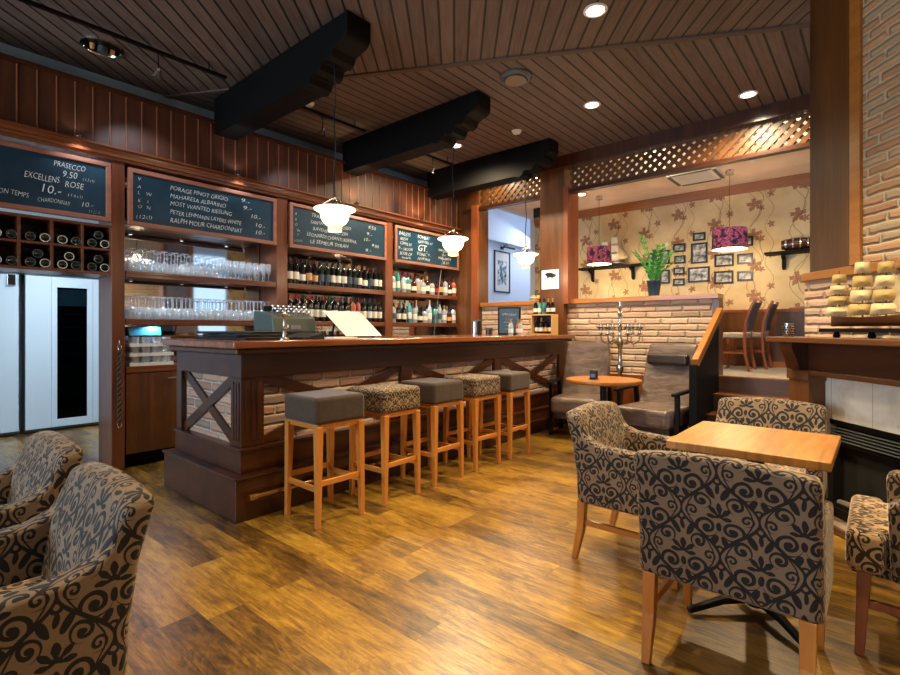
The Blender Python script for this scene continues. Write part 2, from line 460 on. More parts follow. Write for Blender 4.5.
def place(o, loc, rz=0): o.location = loc; o.rotation_euler = (0, 0, rz); return o
def struct(o): o['kind'] = 'structure'; return o
def dup(root, loc, rz=0, label=None, group=None):
    r = root.copy(); COL.objects.link(r); r.location = loc; r.rotation_euler = (0, 0, rz)
    if label: r['label'] = label
    if group: r['group'] = group
    for ch in list(root.children):
        c = ch.copy(); COL.objects.link(c); c.parent = r
        for g in ch.children:
            d = g.copy(); COL.objects.link(d); d.parent = c
    return r
def text_parts(lines, mat, parent, x0=.0055, name='chalk_line', depth=.0006):
    """lines: (text, x, y, size, width) laid out on the local YZ plane facing +X, each fitted to its width"""
    tmp = []
    for ln in lines:
        cu = bpy.data.curves.new('t', 'FONT'); cu.body = ln[0]; cu.size = ln[3]; cu.shear = .18; cu.extrude = depth; cu.offset = -.0011; cu.resolution_u = 2
        o = bpy.data.objects.new('t', cu); COL.objects.link(o); tmp.append((o, cu, ln))
    bpy.context.view_layer.update(); dg = bpy.context.evaluated_depsgraph_get()
    for o, cu, ln in tmp:
        me = bpy.data.meshes.new_from_object(o.evaluated_get(dg)); w_ = max(v.co.x for v in me.vertices); k = (ln[4]/w_) if ln[4] else 1
        mb = MB().add([(v.co.z, v.co.x*k, v.co.y+.004*math.sin(v.co.x*k*31+ln[2]*50)) for v in me.vertices], [tuple(p.vertices) for p in me.polygons]); bpy.data.meshes.remove(me)
        p = mb.build(name, mat, parent, smooth=False); p.location = (x0, ln[1], ln[2])
    for o, cu, _ in tmp: bpy.data.objects.remove(o); bpy.data.curves.remove(cu)
def ray(u, v):
    """direction per unit depth from the camera of a point seen in the photo"""
    return FWD+RGT*((u-450)/500)+Vector((0, 0, (329-v)/500))
def on_y(u, v, Y): d = ray(u, v); k = Y/d.y; return Vector((0, 0, H))+d*k
# ================================================================ SETTING
CZ = 3.52                      # ceiling
XW = -5.35                     # plane behind the bar shelves
def sbox(name, mat, *a, **k): return struct(MB().box(*a).build(name, mat, smooth=False, **k))
sbox('floor', 'floor_oak', -7.8, 5.4, -4.2, 6.1, -.1, 0)
sbox('floor_raised', 'carpet_grey', -8, 2.6, 6.14, 12.8, .0, .705)
# ceiling in two fields that meet along a slanting seam
S0 = Vector((-5.5, 1.85)); SD = Vector((math.cos(math.radians(28.6)), math.sin(math.radians(28.6))))
a_ = S0; b_ = S0+SD*12.4
near = MB().prism([(-5.5, -4.2), (5.4, -4.2), (5.4, b_.y), (b_.x, b_.y), (a_.x, a_.y)], CZ, CZ+.1, 'z').build('ceiling', 'ceiling_boards_near', smooth=False); struct(near)
far = MB().prism([(a_.x, a_.y), (b_.x, b_.y), (b_.x, 8.4), (-5.5, 8.4)], CZ, CZ+.1, 'z').build('ceiling_far', 'ceiling_boards_far', smooth=False); struct(far)
s_ = MB(); s_.bar((a_.x, a_.y, CZ-.006), (b_.x, b_.y, CZ-.006), .05, .014); struct(s_.build('trim_1', 'seam_wood', smooth=False))
# wall above and behind the bar
sbox('wall_left', 'white_paint', XW-.1, XW, -4.2, 6.1, 2.75, CZ)
sbox('wall_left_lower', 'trim_dark', XW-.1, XW, 1.42, 6.1, 0, 2.75)
sbox('wall_corridor', 'corridor_white', -7.8, -7.7, -4.2, 6.1, 0, 2.75)
sbox('ceiling_corridor', 'corridor_white', -7.8, XW, -4.2, 6.1, 2.75, 2.85)
sbox('wall_corridor_end', 'corridor_white', -7.7, XW-.1, 3.4, 3.5, 0, 2.75)
# street wall behind the camera with two windows
w = MB(); ys = (-4.2, -4.05)
for x0, x1, z0, z1 in ((-7.8, -5.35, 0, CZ), (-5.35, -5.3, 0, CZ), (-5.3, -3.1, 0, .8), (-5.3, -3.1, 2.6, CZ), (-3.1, -2.3, 0, CZ), (-2.3, -.1, 0, .8), (-2.3, -.1, 2.6, CZ), (-.1, 5.4, 0, CZ)):
    w.box(x0, x1, ys[0], ys[1], z0, z1)
struct(w.build('wall_back', 'room_white', smooth=False))
for i, x0 in enumerate((-5.3, -2.3)):
    f = MB()
    for a, b, c, d in ((0, .07, .8, 2.6), (2.13, 2.2, .8, 2.6), (0, 2.2, .8, .87), (0, 2.2, 2.53, 2.6), (1.065, 1.135, .8, 2.6)): f.box(x0+a, x0+b, -4.19, -4.1, c, d)
    wo = struct(f.build('window_%d' % (i+1), 'white_plastic', smooth=False))
    MB().box(x0+.05, x0+2.15, -4.15, -4.145, .85, 2.55).build('window_pane', 'window_glass', wo, smooth=False)
# right side: slanting wall with the fireplace, in its own frame (x runs away from the corner towards -s, y out into the room)
F0 = Vector((-.375, 4.078, 0)); FR = math.atan2(.766, -.643)
def fpt(s, n, z=0): return Vector((F0.x+.643*s-.766*n, F0.y-.766*s-.643*n, z))
def fplace(o): o.location = F0; o.rotation_euler = (0, 0, FR); return o
def fbox(mb, s0, s1, n0, n1, z0, z1, m=0): return mb.box(-s1, -s0, n0, n1, z0, z1, m)
w = MB(); fbox(w, 0, 10.6, -.4, 0, 0, 1.535); fplace(struct(w.build('wall_right', 'brick_low', smooth=False)))
w = MB(); fbox(w, .492, 10.6, -.4, .012, 1.59, CZ); fplace(struct(w.build('wall_right_upper', 'brick_chimney', smooth=False)))
w = MB(); fbox(w, 0, .415, -.4, -.035, 1.59, CZ); fplace(struct(w.build('wall_right_panel', 'recess_wood', smooth=False)))
w = MB(); fbox(w, .415, .492, -.035, .03, 1.59, CZ); fplace(struct(w.build('trim_2', 'cap_wood', bevel=.004)))
w = MB(); fbox(w, 0, 2.6, -.3, .02, 1.535, 1.59); fplace(struct(w.build('trim_3', 'cap_wood', bevel=.005)))
# end wall: knee wall, columns, lattice header
sbox('wall_knee', 'brick_pale', -4.63, -1.40, 6.12, 6.26, .66, 1.555)
sbox('wall_knee_base', 'red_wood', -4.63, -1.34, 6.10, 6.28, 0, .66)
c = MB().box(-3.15, -1.33, 6.07, 6.31, 1.555, 1.615); struct(c.build('trim_4', 'cap_wood', bevel=.006))
c = MB().box(-4.63, -3.53, 6.07, 6.31, 1.555, 1.615); struct(c.build('trim_5', 'cap_wood', bevel=.006))
c = MB().box(-1.40, -1.33, 6.10, 6.28, .66, 1.555); struct(c.build('trim_6', 'panel_wood_z', bevel=.004))
sbox('wall_column', 'panel_wood_z', -3.53, -3.17, 6.02, 6.28, 0, CZ)
sbox('trim_7', 'red_wood', -3.17, -3.10, 6.0, 6.3, 1.555, 3.1)
sbox('wall_pillar', 'panel_wood_z', -5.4, -4.60, 6.04, 6.28, 0, CZ)
sbox('trim_8', 'red_wood', -4.72, -4.60, 6.0, 6.04, 0, 3.1)
sbox('wall_header', 'bar_wood_z', -4.9, -.1, 6.0, 6.2, 3.372, CZ)
sbox('trim_15', 'panel_wood_x', -4.6, -3.53, 5.985, 6.0, 3.375, CZ-.005)  # lighter wood added here to paint the orange glow on the header
sbox('trim_14', 'bar_wood_x', -4.9, -.1, 6.03, 6.13, 3.02, 3.063)
def lattice(x0, x1, label):
    L = MB(); z0, z1 = 3.065, 3.37; hh = z1-z0; st = .108
    for lay, yy in ((1, 6.075), (-1, 6.09)):
        k = x0-hh
        while k < x1:
            # strip from (k,z0) to (k+hh,z1), mirrored for the second layer
            t0 = max(0, (x0-k)/hh); t1 = min(1, (x1-k)/hh)
            if t1-t0 > .05:
                za, zb = (z0+t0*hh, z0+t1*hh) if lay > 0 else (z1-t0*hh, z1-t1*hh)
                L.bar((k+t0*hh, yy, za), (k+t1*hh, yy, zb), .044, .012, up=(0, 1, 0))
            k += st
    return tag(L.build('lattice_panel', 'recess_wood', smooth=False), label, 'lattice')
lattice(-4.6, -3.53, 'short dark wooden lattice panel above the opening between bar corner and column')
lattice(-3.10, -.1, 'long dark wooden lattice panel above the opening to the raised dining room')
# stairs
for i in range(3):
    st = struct(MB().box(-1.33, -.55 if i else -.62, 5.25+.28*i, 6.14, 0 if i == 0 else .178*i, .178*(i+1)).build('floor_step_%d' % (i+1), 'panel_wood_x', smooth=False))
    struct(MB().box(-1.33, -.55, 5.235+.28*i, 5.28+.28*i, .178*(i+1)-.002, .178*(i+1)+.006).build('trim_%d' % (20+i), 'cap_wood', smooth=False))
sbox('trim_23', 'panel_wood_x', -1.33, .1, 6.07, 6.12, .534, .70)
sbox('trim_24', 'cap_wood', -1.33, .1, 6.06, 6.12, .70, .712)
# handrail
t = thing('stair_handrail', 'light oak handrail on dark panel sloping down the steps beside the brick knee wall', 'handrail', (-1.335, 5.1, 0))
MB().bar((.02, 0, .90), (.02, .97, 1.42), .06, .08).build('rail', 'cap_wood', t, bevel=.008)
MB().box(-.035, .035, -.01, .07, 0, .88).build('post', 'black_wood_z', t, bevel=.004)
MB().prism([(.07, .02), (.95, .02), (.95, 1.38), (.07, .88)], -.012, .012, 'x').build('side_panel', 'black_wood_y', t, bevel=.002)
# raised room
sbox('wall_dining', 'wallpaper', -4.8, 2.4, 8.0, 8.1, .705, 3.3)
sbox('ceiling_dining', 'cream_ceiling', -4.8, 2.4, 6.82, 8.1, 3.25, 3.6)
sbox('ceiling_dining_front', 'cream_ceiling', -4.8, 2.4, 6.2, 6.82, 3.5, 3.6)  # raised pocket shaped so the lattice holes show a lit ceiling
sbox('wall_dining_side', 'wallpaper', 2.4, 2.5, 6.2, 8.1, .705, 3.3)
c = MB().prism([(7.95, 3.25), (8.0, 3.25), (8.0, 3.12), (7.98, 3.12)], -4.8, 2.4, 'x'); struct(c.build('trim_9', 'cornice_wood', smooth=False))
sbox('trim_10', 'panel_wood_z', -4.8, 2.4, 7.965, 8.0, .705, 1.45)
sbox('trim_11', 'red_wood', -4.8, 2.4, 7.95, 8.0, 1.45, 1.49)
sbox('baseboard_dining', 'cap_wood', -1.2, 2.4, 7.945, 7.965, .705, .78)
# white passage beyond the bar corner
sbox('wall_passage', 'room_white', -6.4, -6.3, 6.28, 12.6, .705, 4.1)
sbox('wall_passage_end', 'room_white', -6.4, -4.7, 12.4, 12.5, .705, 4.1)
sbox('wall_passage_right', 'room_white', -4.9, -4.8, 8.0, 12.5, .705, 4.1)
sbox('ceiling_passage', 'room_white', -6.4, -4.8, 6.28, 12.6, 4.0, 4.1)
sbox('trim_12', 'room_white', -6.3, -6.12, 6.28, 12.4, 3.08, 4.0)
sbox('wall_passage_near', 'room_white', -6.4, -5.35, 6.1, 6.28, 0, 4.1)
sbox('wall_passage_drop', 'room_white', -4.9, -4.8, 6.3, 8.0, 3.25, 4.1)
sbox('wall_passage_over', 'room_white', -6.4, -4.8, 6.21, 6.3, CZ, 4.1)
d = struct(MB().box(-6.3, -6.27, 8.10, 8.38, .705, 2.55).build('door_1', 'trim_dark', smooth=False))
dd = MB(); dd.box(-6.3, -6.25, 8.38, 8.46, .705, 2.63); dd.box(-6.3, -6.25, 8.02, 8.10, .705, 2.63); dd.box(-6.3, -6.25, 8.02, 8.46, 2.55, 2.63)
dd.build('door_frame', 'white_plastic', d, smooth=False)

# ================================================================ CEILING BRACKET BEAMS
for Y, x1, lab in ((2.34, -2.90, 'thick black ceiling beam nearest the camera with rounded end and stepped corbel'), (3.91, -2.93, 'middle thick black ceiling beam with rounded end and stepped corbel'), (5.43, -3.0, 'farthest black ceiling beam with rounded end, close to the lattice header')):
    p = [(-5.02, CZ), (-5.02, 3.15), (-3.52, 3.15), (-3.44, 3.13), (-3.39, 3.15), (-3.37, 3.195), (-3.33, 3.20), (-3.28, 3.18), (-3.24, 3.20), (-3.22, 3.25), (-3.18, 3.255), (-3.14, 3.24), (-3.10, 3.26), (-3.07, 3.31)]
    p += [(x1-.08, 3.33)]+[(x1-.08+.08*math.sin(a), 3.40-.07*math.cos(a)) for a in (.4, .8, 1.2, 1.57)]+[(x1, CZ)]
    b = MB().prism(p, Y-.09, Y+.13, 'y').build('ceiling_beam', 'black_wood_x', bevel=.006)
    tag(b, lab, 'beam', None)

# ================================================================ BAR BACK WALL
tag(MB().box(XW+.01, -4.97, -.24, -.165, 0, 2.66).build('shelf_pillar', 'shelf_wood_z', bevel=.006), 'wooden shelf pillar at the left end of the chalkboard wall, outside the photo', 'pillar')
pil = [1.41, 2.97, 4.55]
lbl = ['wooden shelf pillar beside the fridges with a rope hanging on it', 'wooden shelf pillar between the glass shelves and the wine bottles', 'wooden shelf pillar between wine bottles and spirit bottles']
for y, l in zip(pil, lbl):
    w_ = .05 if y < 2 else .065
    tag(MB().box(XW+.01, -4.97, y-w_, y+w_, 0, 2.66).build('shelf_pillar', 'shelf_wood_z', bevel=.006), l, 'pillar')
f = MB()
y = -1.2
while y < 6.0:
    y1 = min(y+.118, 6.0); f.box(-5.03, -5.0, y+.002, y1-.006, 2.76, 3.25); f.cb((-4.999, y1-.002, 3.005), (.010, .009, .49), 1); y += .122
f.box(-5.3, -5.03, -1.2, 6.0, 3.16, 3.2)
tag(f.build('plank_frieze', ['frieze_wood', 'groove_light'], bevel=.002), 'long band of vertical reddish brown planks with pale grooves above the chalkboards', 'panelling')
r_ = MB().prism([(-5.34, 3.25), (-4.96, 3.25), (-4.96, 3.28), (-5.34, 3.28)], -1.2, 6.0, 'y').build('frieze_cap', 'bar_wood_y', smooth=False)
tag(r_, 'narrow dark capping board along the top of the plank frieze', 'capping board')
cn = MB().prism([(-5.3, 2.66), (-4.95, 2.66), (-4.945, 2.68), (-4.925, 2.685), (-4.92, 2.705), (-4.94, 2.715), (-4.93, 2.74), (-4.90, 2.75), (-4.90, 2.765), (-5.3, 2.765)], -1.2, 6.0, 'y').build('cornice', 'shelf_wood_y', smooth=False)
tag(cn, 'moulded reddish wooden cornice between plank frieze and chalkboards', 'cornice')
# chalkboards
def board(y0, y1, label, lines, tilt=.10):
    t = thing('chalkboard', label, 'chalkboard', (-4.955, y0, 2.125)); t.rotation_euler = (0, 0, 0)
    W = y1-y0; Hh = .50; fr = .038
    f = MB(); T = Matrix.Rotation(0, 4, 'Y')
    for a, b, c, d in ((0, W, 0, fr), (0, W, Hh-fr, Hh), (0, fr, fr, Hh-fr), (W-fr, W, fr, Hh-fr)): f.box(-.02, .02, a, b, c, d)
    f.build('frame', 'frame_wood', t, bevel=.005)
    MB().box(-.012, .004, fr, W-fr, fr, Hh-fr).build('slate', 'blackboard', t, smooth=False)
    text_parts(lines, 'chalk', t)
    return t
board(-.15, 1.35, 'leftmost chalkboard above the wine rack, with Prasecco and Rose prices', [
    ('PRASECCO', 1.11, .385, .062, .21), ('9.50', 1.165, .315, .075, .10), ('(12cl)', 1.30, .315, .035, .08),
    ('EXCELLENS', .93, .255, .070, .22), ('ROSE', 1.18, .235, .070, .13), ('10.-', 1.02, .165, .095, .14), ('(16cl)', 1.20, .165, .038, .10),
    ('BON TEMPS', .76, .105, .055, .20), ('CHARDONNAY', 1.01, .09, .048, .21), ('10.-', 1.285, .10, .055, .09), ('(12cl)', 1.34, .06, .032, .08)])
board(1.475, 2.885, 'long chalkboard with five white wine names, above the stemmed glasses', [
    ('PORAGE PINOT GRIGIO', .34, .375, .058, .54), ('MAHARESA ALBARINO', .34, .305, .058, .52), ('MOST WANTED RIESLING', .34, .235, .058, .58), ('PETER LEHMANN LAYERS WHITE', .34, .155, .058, .68), ('RALPH MOUR CHARDONNAY', .34, .080, .064, .69),
    ('9.-', 1.01, .39, .06, .10), ('9.-', 1.03, .325, .06, .10), ('10.-', 1.11, .245, .06, .12), ('10.-', 1.16, .165, .06, .12), ('10.-', 1.16, .090, .06, .12),
    ('V', .075, .40, .045, 0), ('A', .075, .34, .042, 0), ('L', .075, .28, .042, 0), ('K', .075, .22, .042, 0), ('O', .075, .16, .042, 0), ('W', .14, .28, .045, 0), ('I', .15, .22, .042, 0), ('N', .145, .16, .042, 0), ('(12cl)', .06, .075, .048, .13)])
board(3.045, 4.475, 'chalkboard behind the nearest pendant lamp, listing red wines with prices', [
    ('TRAPICHE MALBEC', .28, .385, .058, .50), ('SANTA CRISTINA ROSSO', .27, .31, .056, .58), ('RAVENSWOOD ZIN', .30, .235, .056, .50),
    ('LEONARDI CHIANTI RISERVA', .22, .16, .060, .71), ('LE SEMEUR SYRAH', .26, .085, .062, .55),
    ('9.50', 1.12, .37, .06, .13), ('9.-', 1.09, .29, .06, .10), ('10.-', 1.04, .215, .06, .12), ('9.50', 1.18, .15, .055, .12), ('9.-', 1.07, .08, .06, .10),
    ('R', .07, .37, .042, 0), ('E', .07, .31, .042, 0), ('D', .07, .25, .042, 0), ('W', .09, .19, .042, 0), ('I', .10, .14, .042, 0), ('(12cl)', .06, .08, .036, .10)])
board(4.63, 5.98, 'rightmost chalkboard behind the middle pendant lamp, with a large GT in the centre', [
    ('BAILEYS', .08, .38, .07, .22), ('IRISH', .10, .315, .06, .15), ('COFFEE 4cl', .10, .25, .06, .22), ('9.-', .06, .185, .06, .08), ('LIKOORI', .16, .18, .055, .18), ('SOUR OF', .09, .11, .065, .24), ('PASSION', .13, .06, .045, .18),
    ('BOMBAY', .44, .38, .07, .26), ('SAPPHIRE 4cl', .45, .32, .055, .30), ('GT.', .44, .205, .13, .20), ('TONIC 9.-', .42, .14, .062, .30), ('FEVERTREE', .44, .08, .05, .26),
    ('DAIQUIRI', .88, .25, .055, .22), ('4cl', .95, .19, .05, .10), ('MARGARITA', .88, .13, .055, .28), ('8.50', .98, .07, .055, .14)])
# wine rack: a frame with dividers
t = thing('wine_rack', 'wooden pigeonhole wine rack under the leftmost chalkboard, above the fridges', 'wine rack', (-5.3, 0, 0))
f = MB()
for z, h_ in ((1.69, .022), (1.892, .018), (2.09, .022)): f.box(0, .33, -.06, 1.358, z-h_/2, z+h_/2)
for k in range(8): f.box(.001, .326, 1.368-.2*k-.02, 1.368-.2*k-.002, 1.70, 2.08)
f.box(0, .33, -.16, -.06, 1.679, 2.101)
f.build('rack_frame', 'shelf_wood_y', t, bevel=.002)
MB().box(-.04, 0, -.06, 1.36, 1.68, 2.1).build('back_panel', 'trim_dark', t, smooth=False)
# bottles, lying ends
def bottle_mesh(kind):
    P = {'wine': [(0, .0), (.036, .0), (.038, .01), (.038, .19), (.034, .215), (.018, .238), (.0145, .25), (.0145, .30), (0, .30)],
         'burg': [(0, .0), (.038, .0), (.041, .01), (.041, .16), (.034, .20), (.02, .235), (.0145, .255), (.0145, .295), (0, .295)],
         'spirit': [(0, 0), (.036, 0), (.039, .008), (.039, .17), (.034, .19), (.015, .21), (.0135, .22), (.0135, .265), (0, .265)],
         'square': [(0, 0), (.042, 0), (.044, .006), (.044, .13), (.038, .15), (.016, .165), (.015, .215), (0, .215)],
         'tall': [(0, 0), (.030, 0), (.032, .01), (.031, .20), (.024, .23), (.013, .25), (.012, .33), (0, .33)],
         'small': [(0, 0), (.026, 0), (.028, .01), (.028, .11), (.02, .14), (.012, .155), (.012, .20), (0, .20)]}[kind]
    return P
def make_bottle(kind, glass, label_m, cap_m, lab, grp, cat='bottle'):
    P = bottle_mesh(kind); t = thing({'wine': 'wine_bottle', 'burg': 'wine_bottle'}.get(kind, 'spirit_bottle' if kind != 'small' else 'small_bottle'), lab, cat, group=grp)
    n = 12
    MB().lathe(P, n=n).build('bottle_body', glass, t, angle=50)
    R = max(r for r, z in P)+.0008; top = P[-1][1]
    bodytop = [z for r, z in P if r > .9*(R-.001)][-1]
    MB().lathe([(R, bodytop*.28), (R, bodytop*.72)], n=n, cap=False).build('bottle_label', label_m, t)
    rr = P[-2][0]+.001
    MB().lathe([(rr, top-.05), (rr, top+.002), (0, top+.002)], n=n).build('bottle_cap', cap_m, t)
    return t
def ordinal(i):
    w_ = ['first', 'second', 'third', 'fourth', 'fifth', 'sixth', 'seventh', 'eighth', 'ninth', 'tenth', 'eleventh', 'twelfth', 'thirteenth', 'fourteenth', 'fifteenth', 'sixteenth', 'seventeenth', 'eighteenth', 'nineteenth', 'twentieth']
    return w_[i] if i < 20 else 'twenty-'+w_[i-20]
# lying bottles in the rack
def lying(loc, roll, label):
    t = thing('wine_bottle', label, 'bottle', loc, 0, 'wine bottles lying in the pigeonhole rack')
    T = Matrix.Rotation(-PI/2, 4, 'Y')
    MB().lathe([(0, .008), (.024, .004), (.030, 0), (.036, .004), (.038, .012), (.038, .19), (.03, .22), (.0145, .25), (.0145, .28), (0, .28)], n=20, T=T).build('bottle_body', 'bottle_green', t, angle=50)
    MB().lathe([(.0285, -.001), (.0335, -.0015), (.0335, .001)], n=20, T=T, cap=False).build('base_ring', 'label_white' if roll else 'steel_dark', t)
    return t
cellname = ['far right column', 'second column from right', 'third column from right', 'fourth column from right', 'fifth column from right']
for k in range(5):
    yc = 1.27-.2*k
    for rw, z0 in ((0, 1.704), (1, 1.904)):
        spots = [(-.045, .038), (.045, .038)]+([(0, .108)] if (rw == 0 and k < 3) or (k == 0) else [])
        for q, (dy, dz) in enumerate(spots):
            o = lying((-4.985, yc+dy, z0+dz-.002), (k+q) % 2, 'dark lying wine bottle, %s, %s rack row, %s' % (['left', 'right', 'topmost'][q], ['lower', 'upper'][rw], cellname[k]))
# shelves for three bays
bays = [(1.465, 2.90), (3.04, 4.48), (4.62, 6.0)]
bn = ['left bay with the glasses', 'middle bay with wine bottles', 'right bay with spirit bottles']
for i, (y0, y1) in enumerate(bays):
    for z, nm in ((1.73, 'upper'), (1.31, 'middle'), (.89, 'lower')):
        tag(MB().box(-5.31, -4.975, y0+.004, y1-.004, z-.026, z).box(-4.993, -4.975, y0+.004, y1-.004, z-.056, z-.0262).build('shelf_board', 'shelf_wood_y', bevel=.004), '%s reddish wooden shelf board of the %s behind the bar' % (nm, bn[i]), 'shelf')
    tag(MB().box(-5.34, -5.33, y0+.005, y1-.005, .9, 2.64).build('mirror_panel', 'mirror', smooth=False), 'tall mirror at the back of the %s' % bn[i], 'mirror')
for i, (y0, y1) in enumerate(bays):
    tag(MB().box(-5.325, -4.99, y0+.006, y1-.006, 2.1655, 2.19).build('shelf_board', 'bar_wood_y', bevel=.003), 'dark top board hidden behind the chalkboard over the %s' % bn[i], 'shelf')
# base cabinets
for i, (y0, y1) in enumerate(bays):
    n = 3
    for k in range(n):
        a = y0+(y1-y0)*k/n+.004; b = y0+(y1-y0)*(k+1)/n-.004
        t = thing('base_cabinet', 'brown base cabinet, %s unit below the %s' % (['left', 'middle', 'right'][k], bn[i]), 'cabinet', (-5.3, 0, 0))
        MB().box(0, .30, a, b, .12, .83).build('cabinet_body', 'panel_wood_z', t, smooth=False)
        dr = MB().box(.301, .322, a+.003, b-.003, .125, .825).build('cabinet_door', 'panel_wood_z', t, bevel=.002)
        MB().bar((.338, b-.14, .77), (.338, b-.03, .77), .012, .012).build('door_handle', 'chrome', dr, bevel=.002)
        MB().box(.02, .25, a, b, 0, .12).build('plinth', 'black_wood_y', t, smooth=False)
# fridges
def fridge(y0, y1, panels, label):
    t = thing('fridge', label, 'fridge', (-7.5, 0, 0))
    MB().box(-.19, 0, y0, y1, .02, 1.86).build('cabinet', 'steel_dark', t, smooth=False)
    for a, b, glass in panels:
        if glass:
            f = MB(); z0, z1, g = .05, 1.84, .055
            for p in ((a, b, z0, z0+.09), (a, b, z1-.12, z1), (a, a+g, z0+.09, z1-.12), (b-g, b, z0+.09, z1-.12)): f.box(.002, .035, *p)
            d = f.build('fridge_door', 'steel_door', t, bevel=.003)
            MB().box(.012, .02, a+g, b-g, z0+.09, z1-.12).build('door_pane', 'door_glass', d, smooth=False)
            MB().box(.001, .006, a+g, b-g, z0+.09, z1-.12).build('dark_interior', 'soot', d, smooth=False)  # dark sheet standing in for the inside of the fridge
            s = MB()
            for k in range(8): s.box(.007, .0105, a+g+.01, b-g-.01, .28+.16*k, .286+.16*k)
            MB().box(.007, .0105, a+g+.005, b-g-.005, 1.50, 1.70).build('lit_notice', 'mat_white', d, smooth=False)  # pale sheet paints in the bright top of the fridge inside
            s.build('wire_shelves', 'slat_grey', d, smooth=False)
        else:
            d = MB().box(.002, .035, a+.002, b-.002, .05, 1.84).build('fridge_door', 'steel_door', t, bevel=.004)
    return t
f1 = fridge(.20, 1.135, [(.2, 1.135, False)], 'pale steel fridge at the left edge of the photo, cut off by the frame')
MB().box(.036, .07, 1.03, 1.10, 1.72, 1.84).build('latch', 'chrome', f1, bevel=.004)
f2 = fridge(1.19, 2.06, [(1.19, 1.43, False), (1.43, 1.84, True), (1.84, 2.06, False)], 'pale steel fridge with a tall dark glass door pane, next to the rope pillar')
MB().tube([(.075, 2.03, .32), (.075, 2.03, 1.75)], .014, 10).build('door_handle', 'chrome', f2)
MB().box(.036, .07, 1.96, 2.01, 1.70, 1.84).build('latch', 'chrome', f2, bevel=.004)
sbox('trim_13', 'trim_dark', -7.7, -7.52, -1.5, 3.4, 1.87, 1.93)
# rope on pillar
t = thing('hanging_rope', 'twisted dark rope with metal hooks hanging on the pillar beside the fridges', 'rope', (-4.94, 1.41, 0))
for ph, nm in ((0, 'rope_strand'), (PI, 'rope_strand')):
    pts = [(.012*math.cos(z*70+ph), .012*math.sin(z*70+ph), z) for z in [.42+.62*k/60 for k in range(61)]]
    MB().tube(pts, .010, 6).build(nm, 'rope_fibre', t)
for z in (.40, 1.06):
    MB().tube([(.0, .014*math.sin(a), z+.028*math.cos(a)) for a in [k*PI/6 for k in range(13)]], .004, 6).build('hook', 'chrome', t)
MB().tube([(-.028, 0, 1.12), (.0, 0, 1.12), (.004, 0, 1.09)], .005, 6).build('wall_hook', 'chrome', t)
# ================================================================ GLASSES AND BOTTLES BEHIND THE BAR
def glass_profile(k):
    if k == 'wine': o = [(.033, 0), (.033, .002), (.006, .006), (.004, .02), (.004, .09), (.012, .10), (.030, .118), (.038, .145), (.036, .18), (.031, .205)]
    elif k == 'flute': o = [(.030, 0), (.030, .002), (.005, .006), (.004, .06), (.010, .075), (.022, .10), (.026, .14), (.024, .19)]
    else: o = [(.030, 0), (.032, .01), (.036, .11)]
    return o
def make_glass(kind, label, grp, name='wine_glass', cat='glass'):
    o = MB().lathe(glass_profile(kind), n=12, cap=(kind == 'tumbler')).build(name, 'clear_glass', angle=80)
    return tag(o, label, cat, grp)
def rows(kind, z, ys, xs, label, grp, up=True, jit=.004, name='wine_glass'):
    first = None
    for x in xs:
        for y in ys:
            if first is None: o = first = make_glass(kind, label, grp, name)
            else: o = first.copy(); COL.objects.link(o)
            o.location = (x+random.uniform(-jit, jit), y+random.uniform(-jit, jit), z+.001)
            if not up: o.rotation_euler = (PI, 0, 0); o.location.z += .2052 if kind == 'wine' else .1902
def fr(a, b, n): return [a+(b-a)*i/(n-1) for i in range(n)]
rows('wine', 1.73, fr(1.53, 2.25, 9), (-5.03, -5.125, -5.22), 'upturned clear wine glass in the crowded left half of the top glass shelf', 'wine glasses on the top glass shelf', False)
rows('flute', 1.73, fr(2.33, 2.84, 8), (-5.03, -5.115, -5.2), 'clear champagne flute in the right half of the top glass shelf', 'flutes on the top glass shelf', True, name='champagne_flute')
rows('wine', 1.31, fr(1.53, 2.84, 17), (-5.025, -5.115, -5.205), 'upturned clear wine glass on the long full middle glass shelf', 'wine glasses on the middle glass shelf', False, .003)
# candles / tall white posts on the top glass shelf
# crates of tumblers
for k in range(3):
    z = .891+.086*k
    c = MB(); c.box(-5.23, -4.98, 1.50, 1.86, z, z+.006)
    for a in (1.50, 1.855): c.box(-5.23, -4.98, a, a+.005, z+.006, z+.03)
    for a in (-5.23, -4.985): c.box(a, a+.005, 1.505, 1.855, z+.006, z+.03)
    tag(c.build('glass_crate', 'white_plastic', smooth=False), 'white plastic glass crate, %s of the stack beside the rope pillar' % ['lowest', 'middle', 'topmost'][k], 'crate', 'stacked glass crates')
    first = None
    for x in (-5.02, -5.10, -5.18):
        for y in fr(1.55, 1.81, 4):
            if first is None:
                first = o = tag(MB().lathe([(.026, 0), (.030, .006), (.034, .078)], n=12, cap=True).build('tumbler', 'clear_glass', angle=80), 'clear tumbler standing in the %s crate of the stack' % ['lowest', 'middle', 'topmost'][k], 'glass', 'tumblers in the crates')
            else: o = first.copy(); COL.objects.link(o)
            o.location = (x, y, z+.0065)
t = thing('touch_screen', 'small light blue touch screen on top of the stacked glass crates', 'screen', (-5.02, 1.64, 1.149))
T = Matrix.Rotation(.45, 4, 'Y')
MB().box(-.012, .0, -.14, .14, 0, .0001+.014).build('foot', 'black_plastic', t)
s = MB().box(-.012, 0, -.14, .14, .008, .10, 0).build('screen_case', 'black_plastic', t, bevel=.003); s.rotation_euler = (0, -.35, 0)
s2 = MB().box(.0005, .002, -.13, .13, .014, .094).build('display', 'blue_screen', t, smooth=False); s2.rotation_euler = (0, -.35, 0)

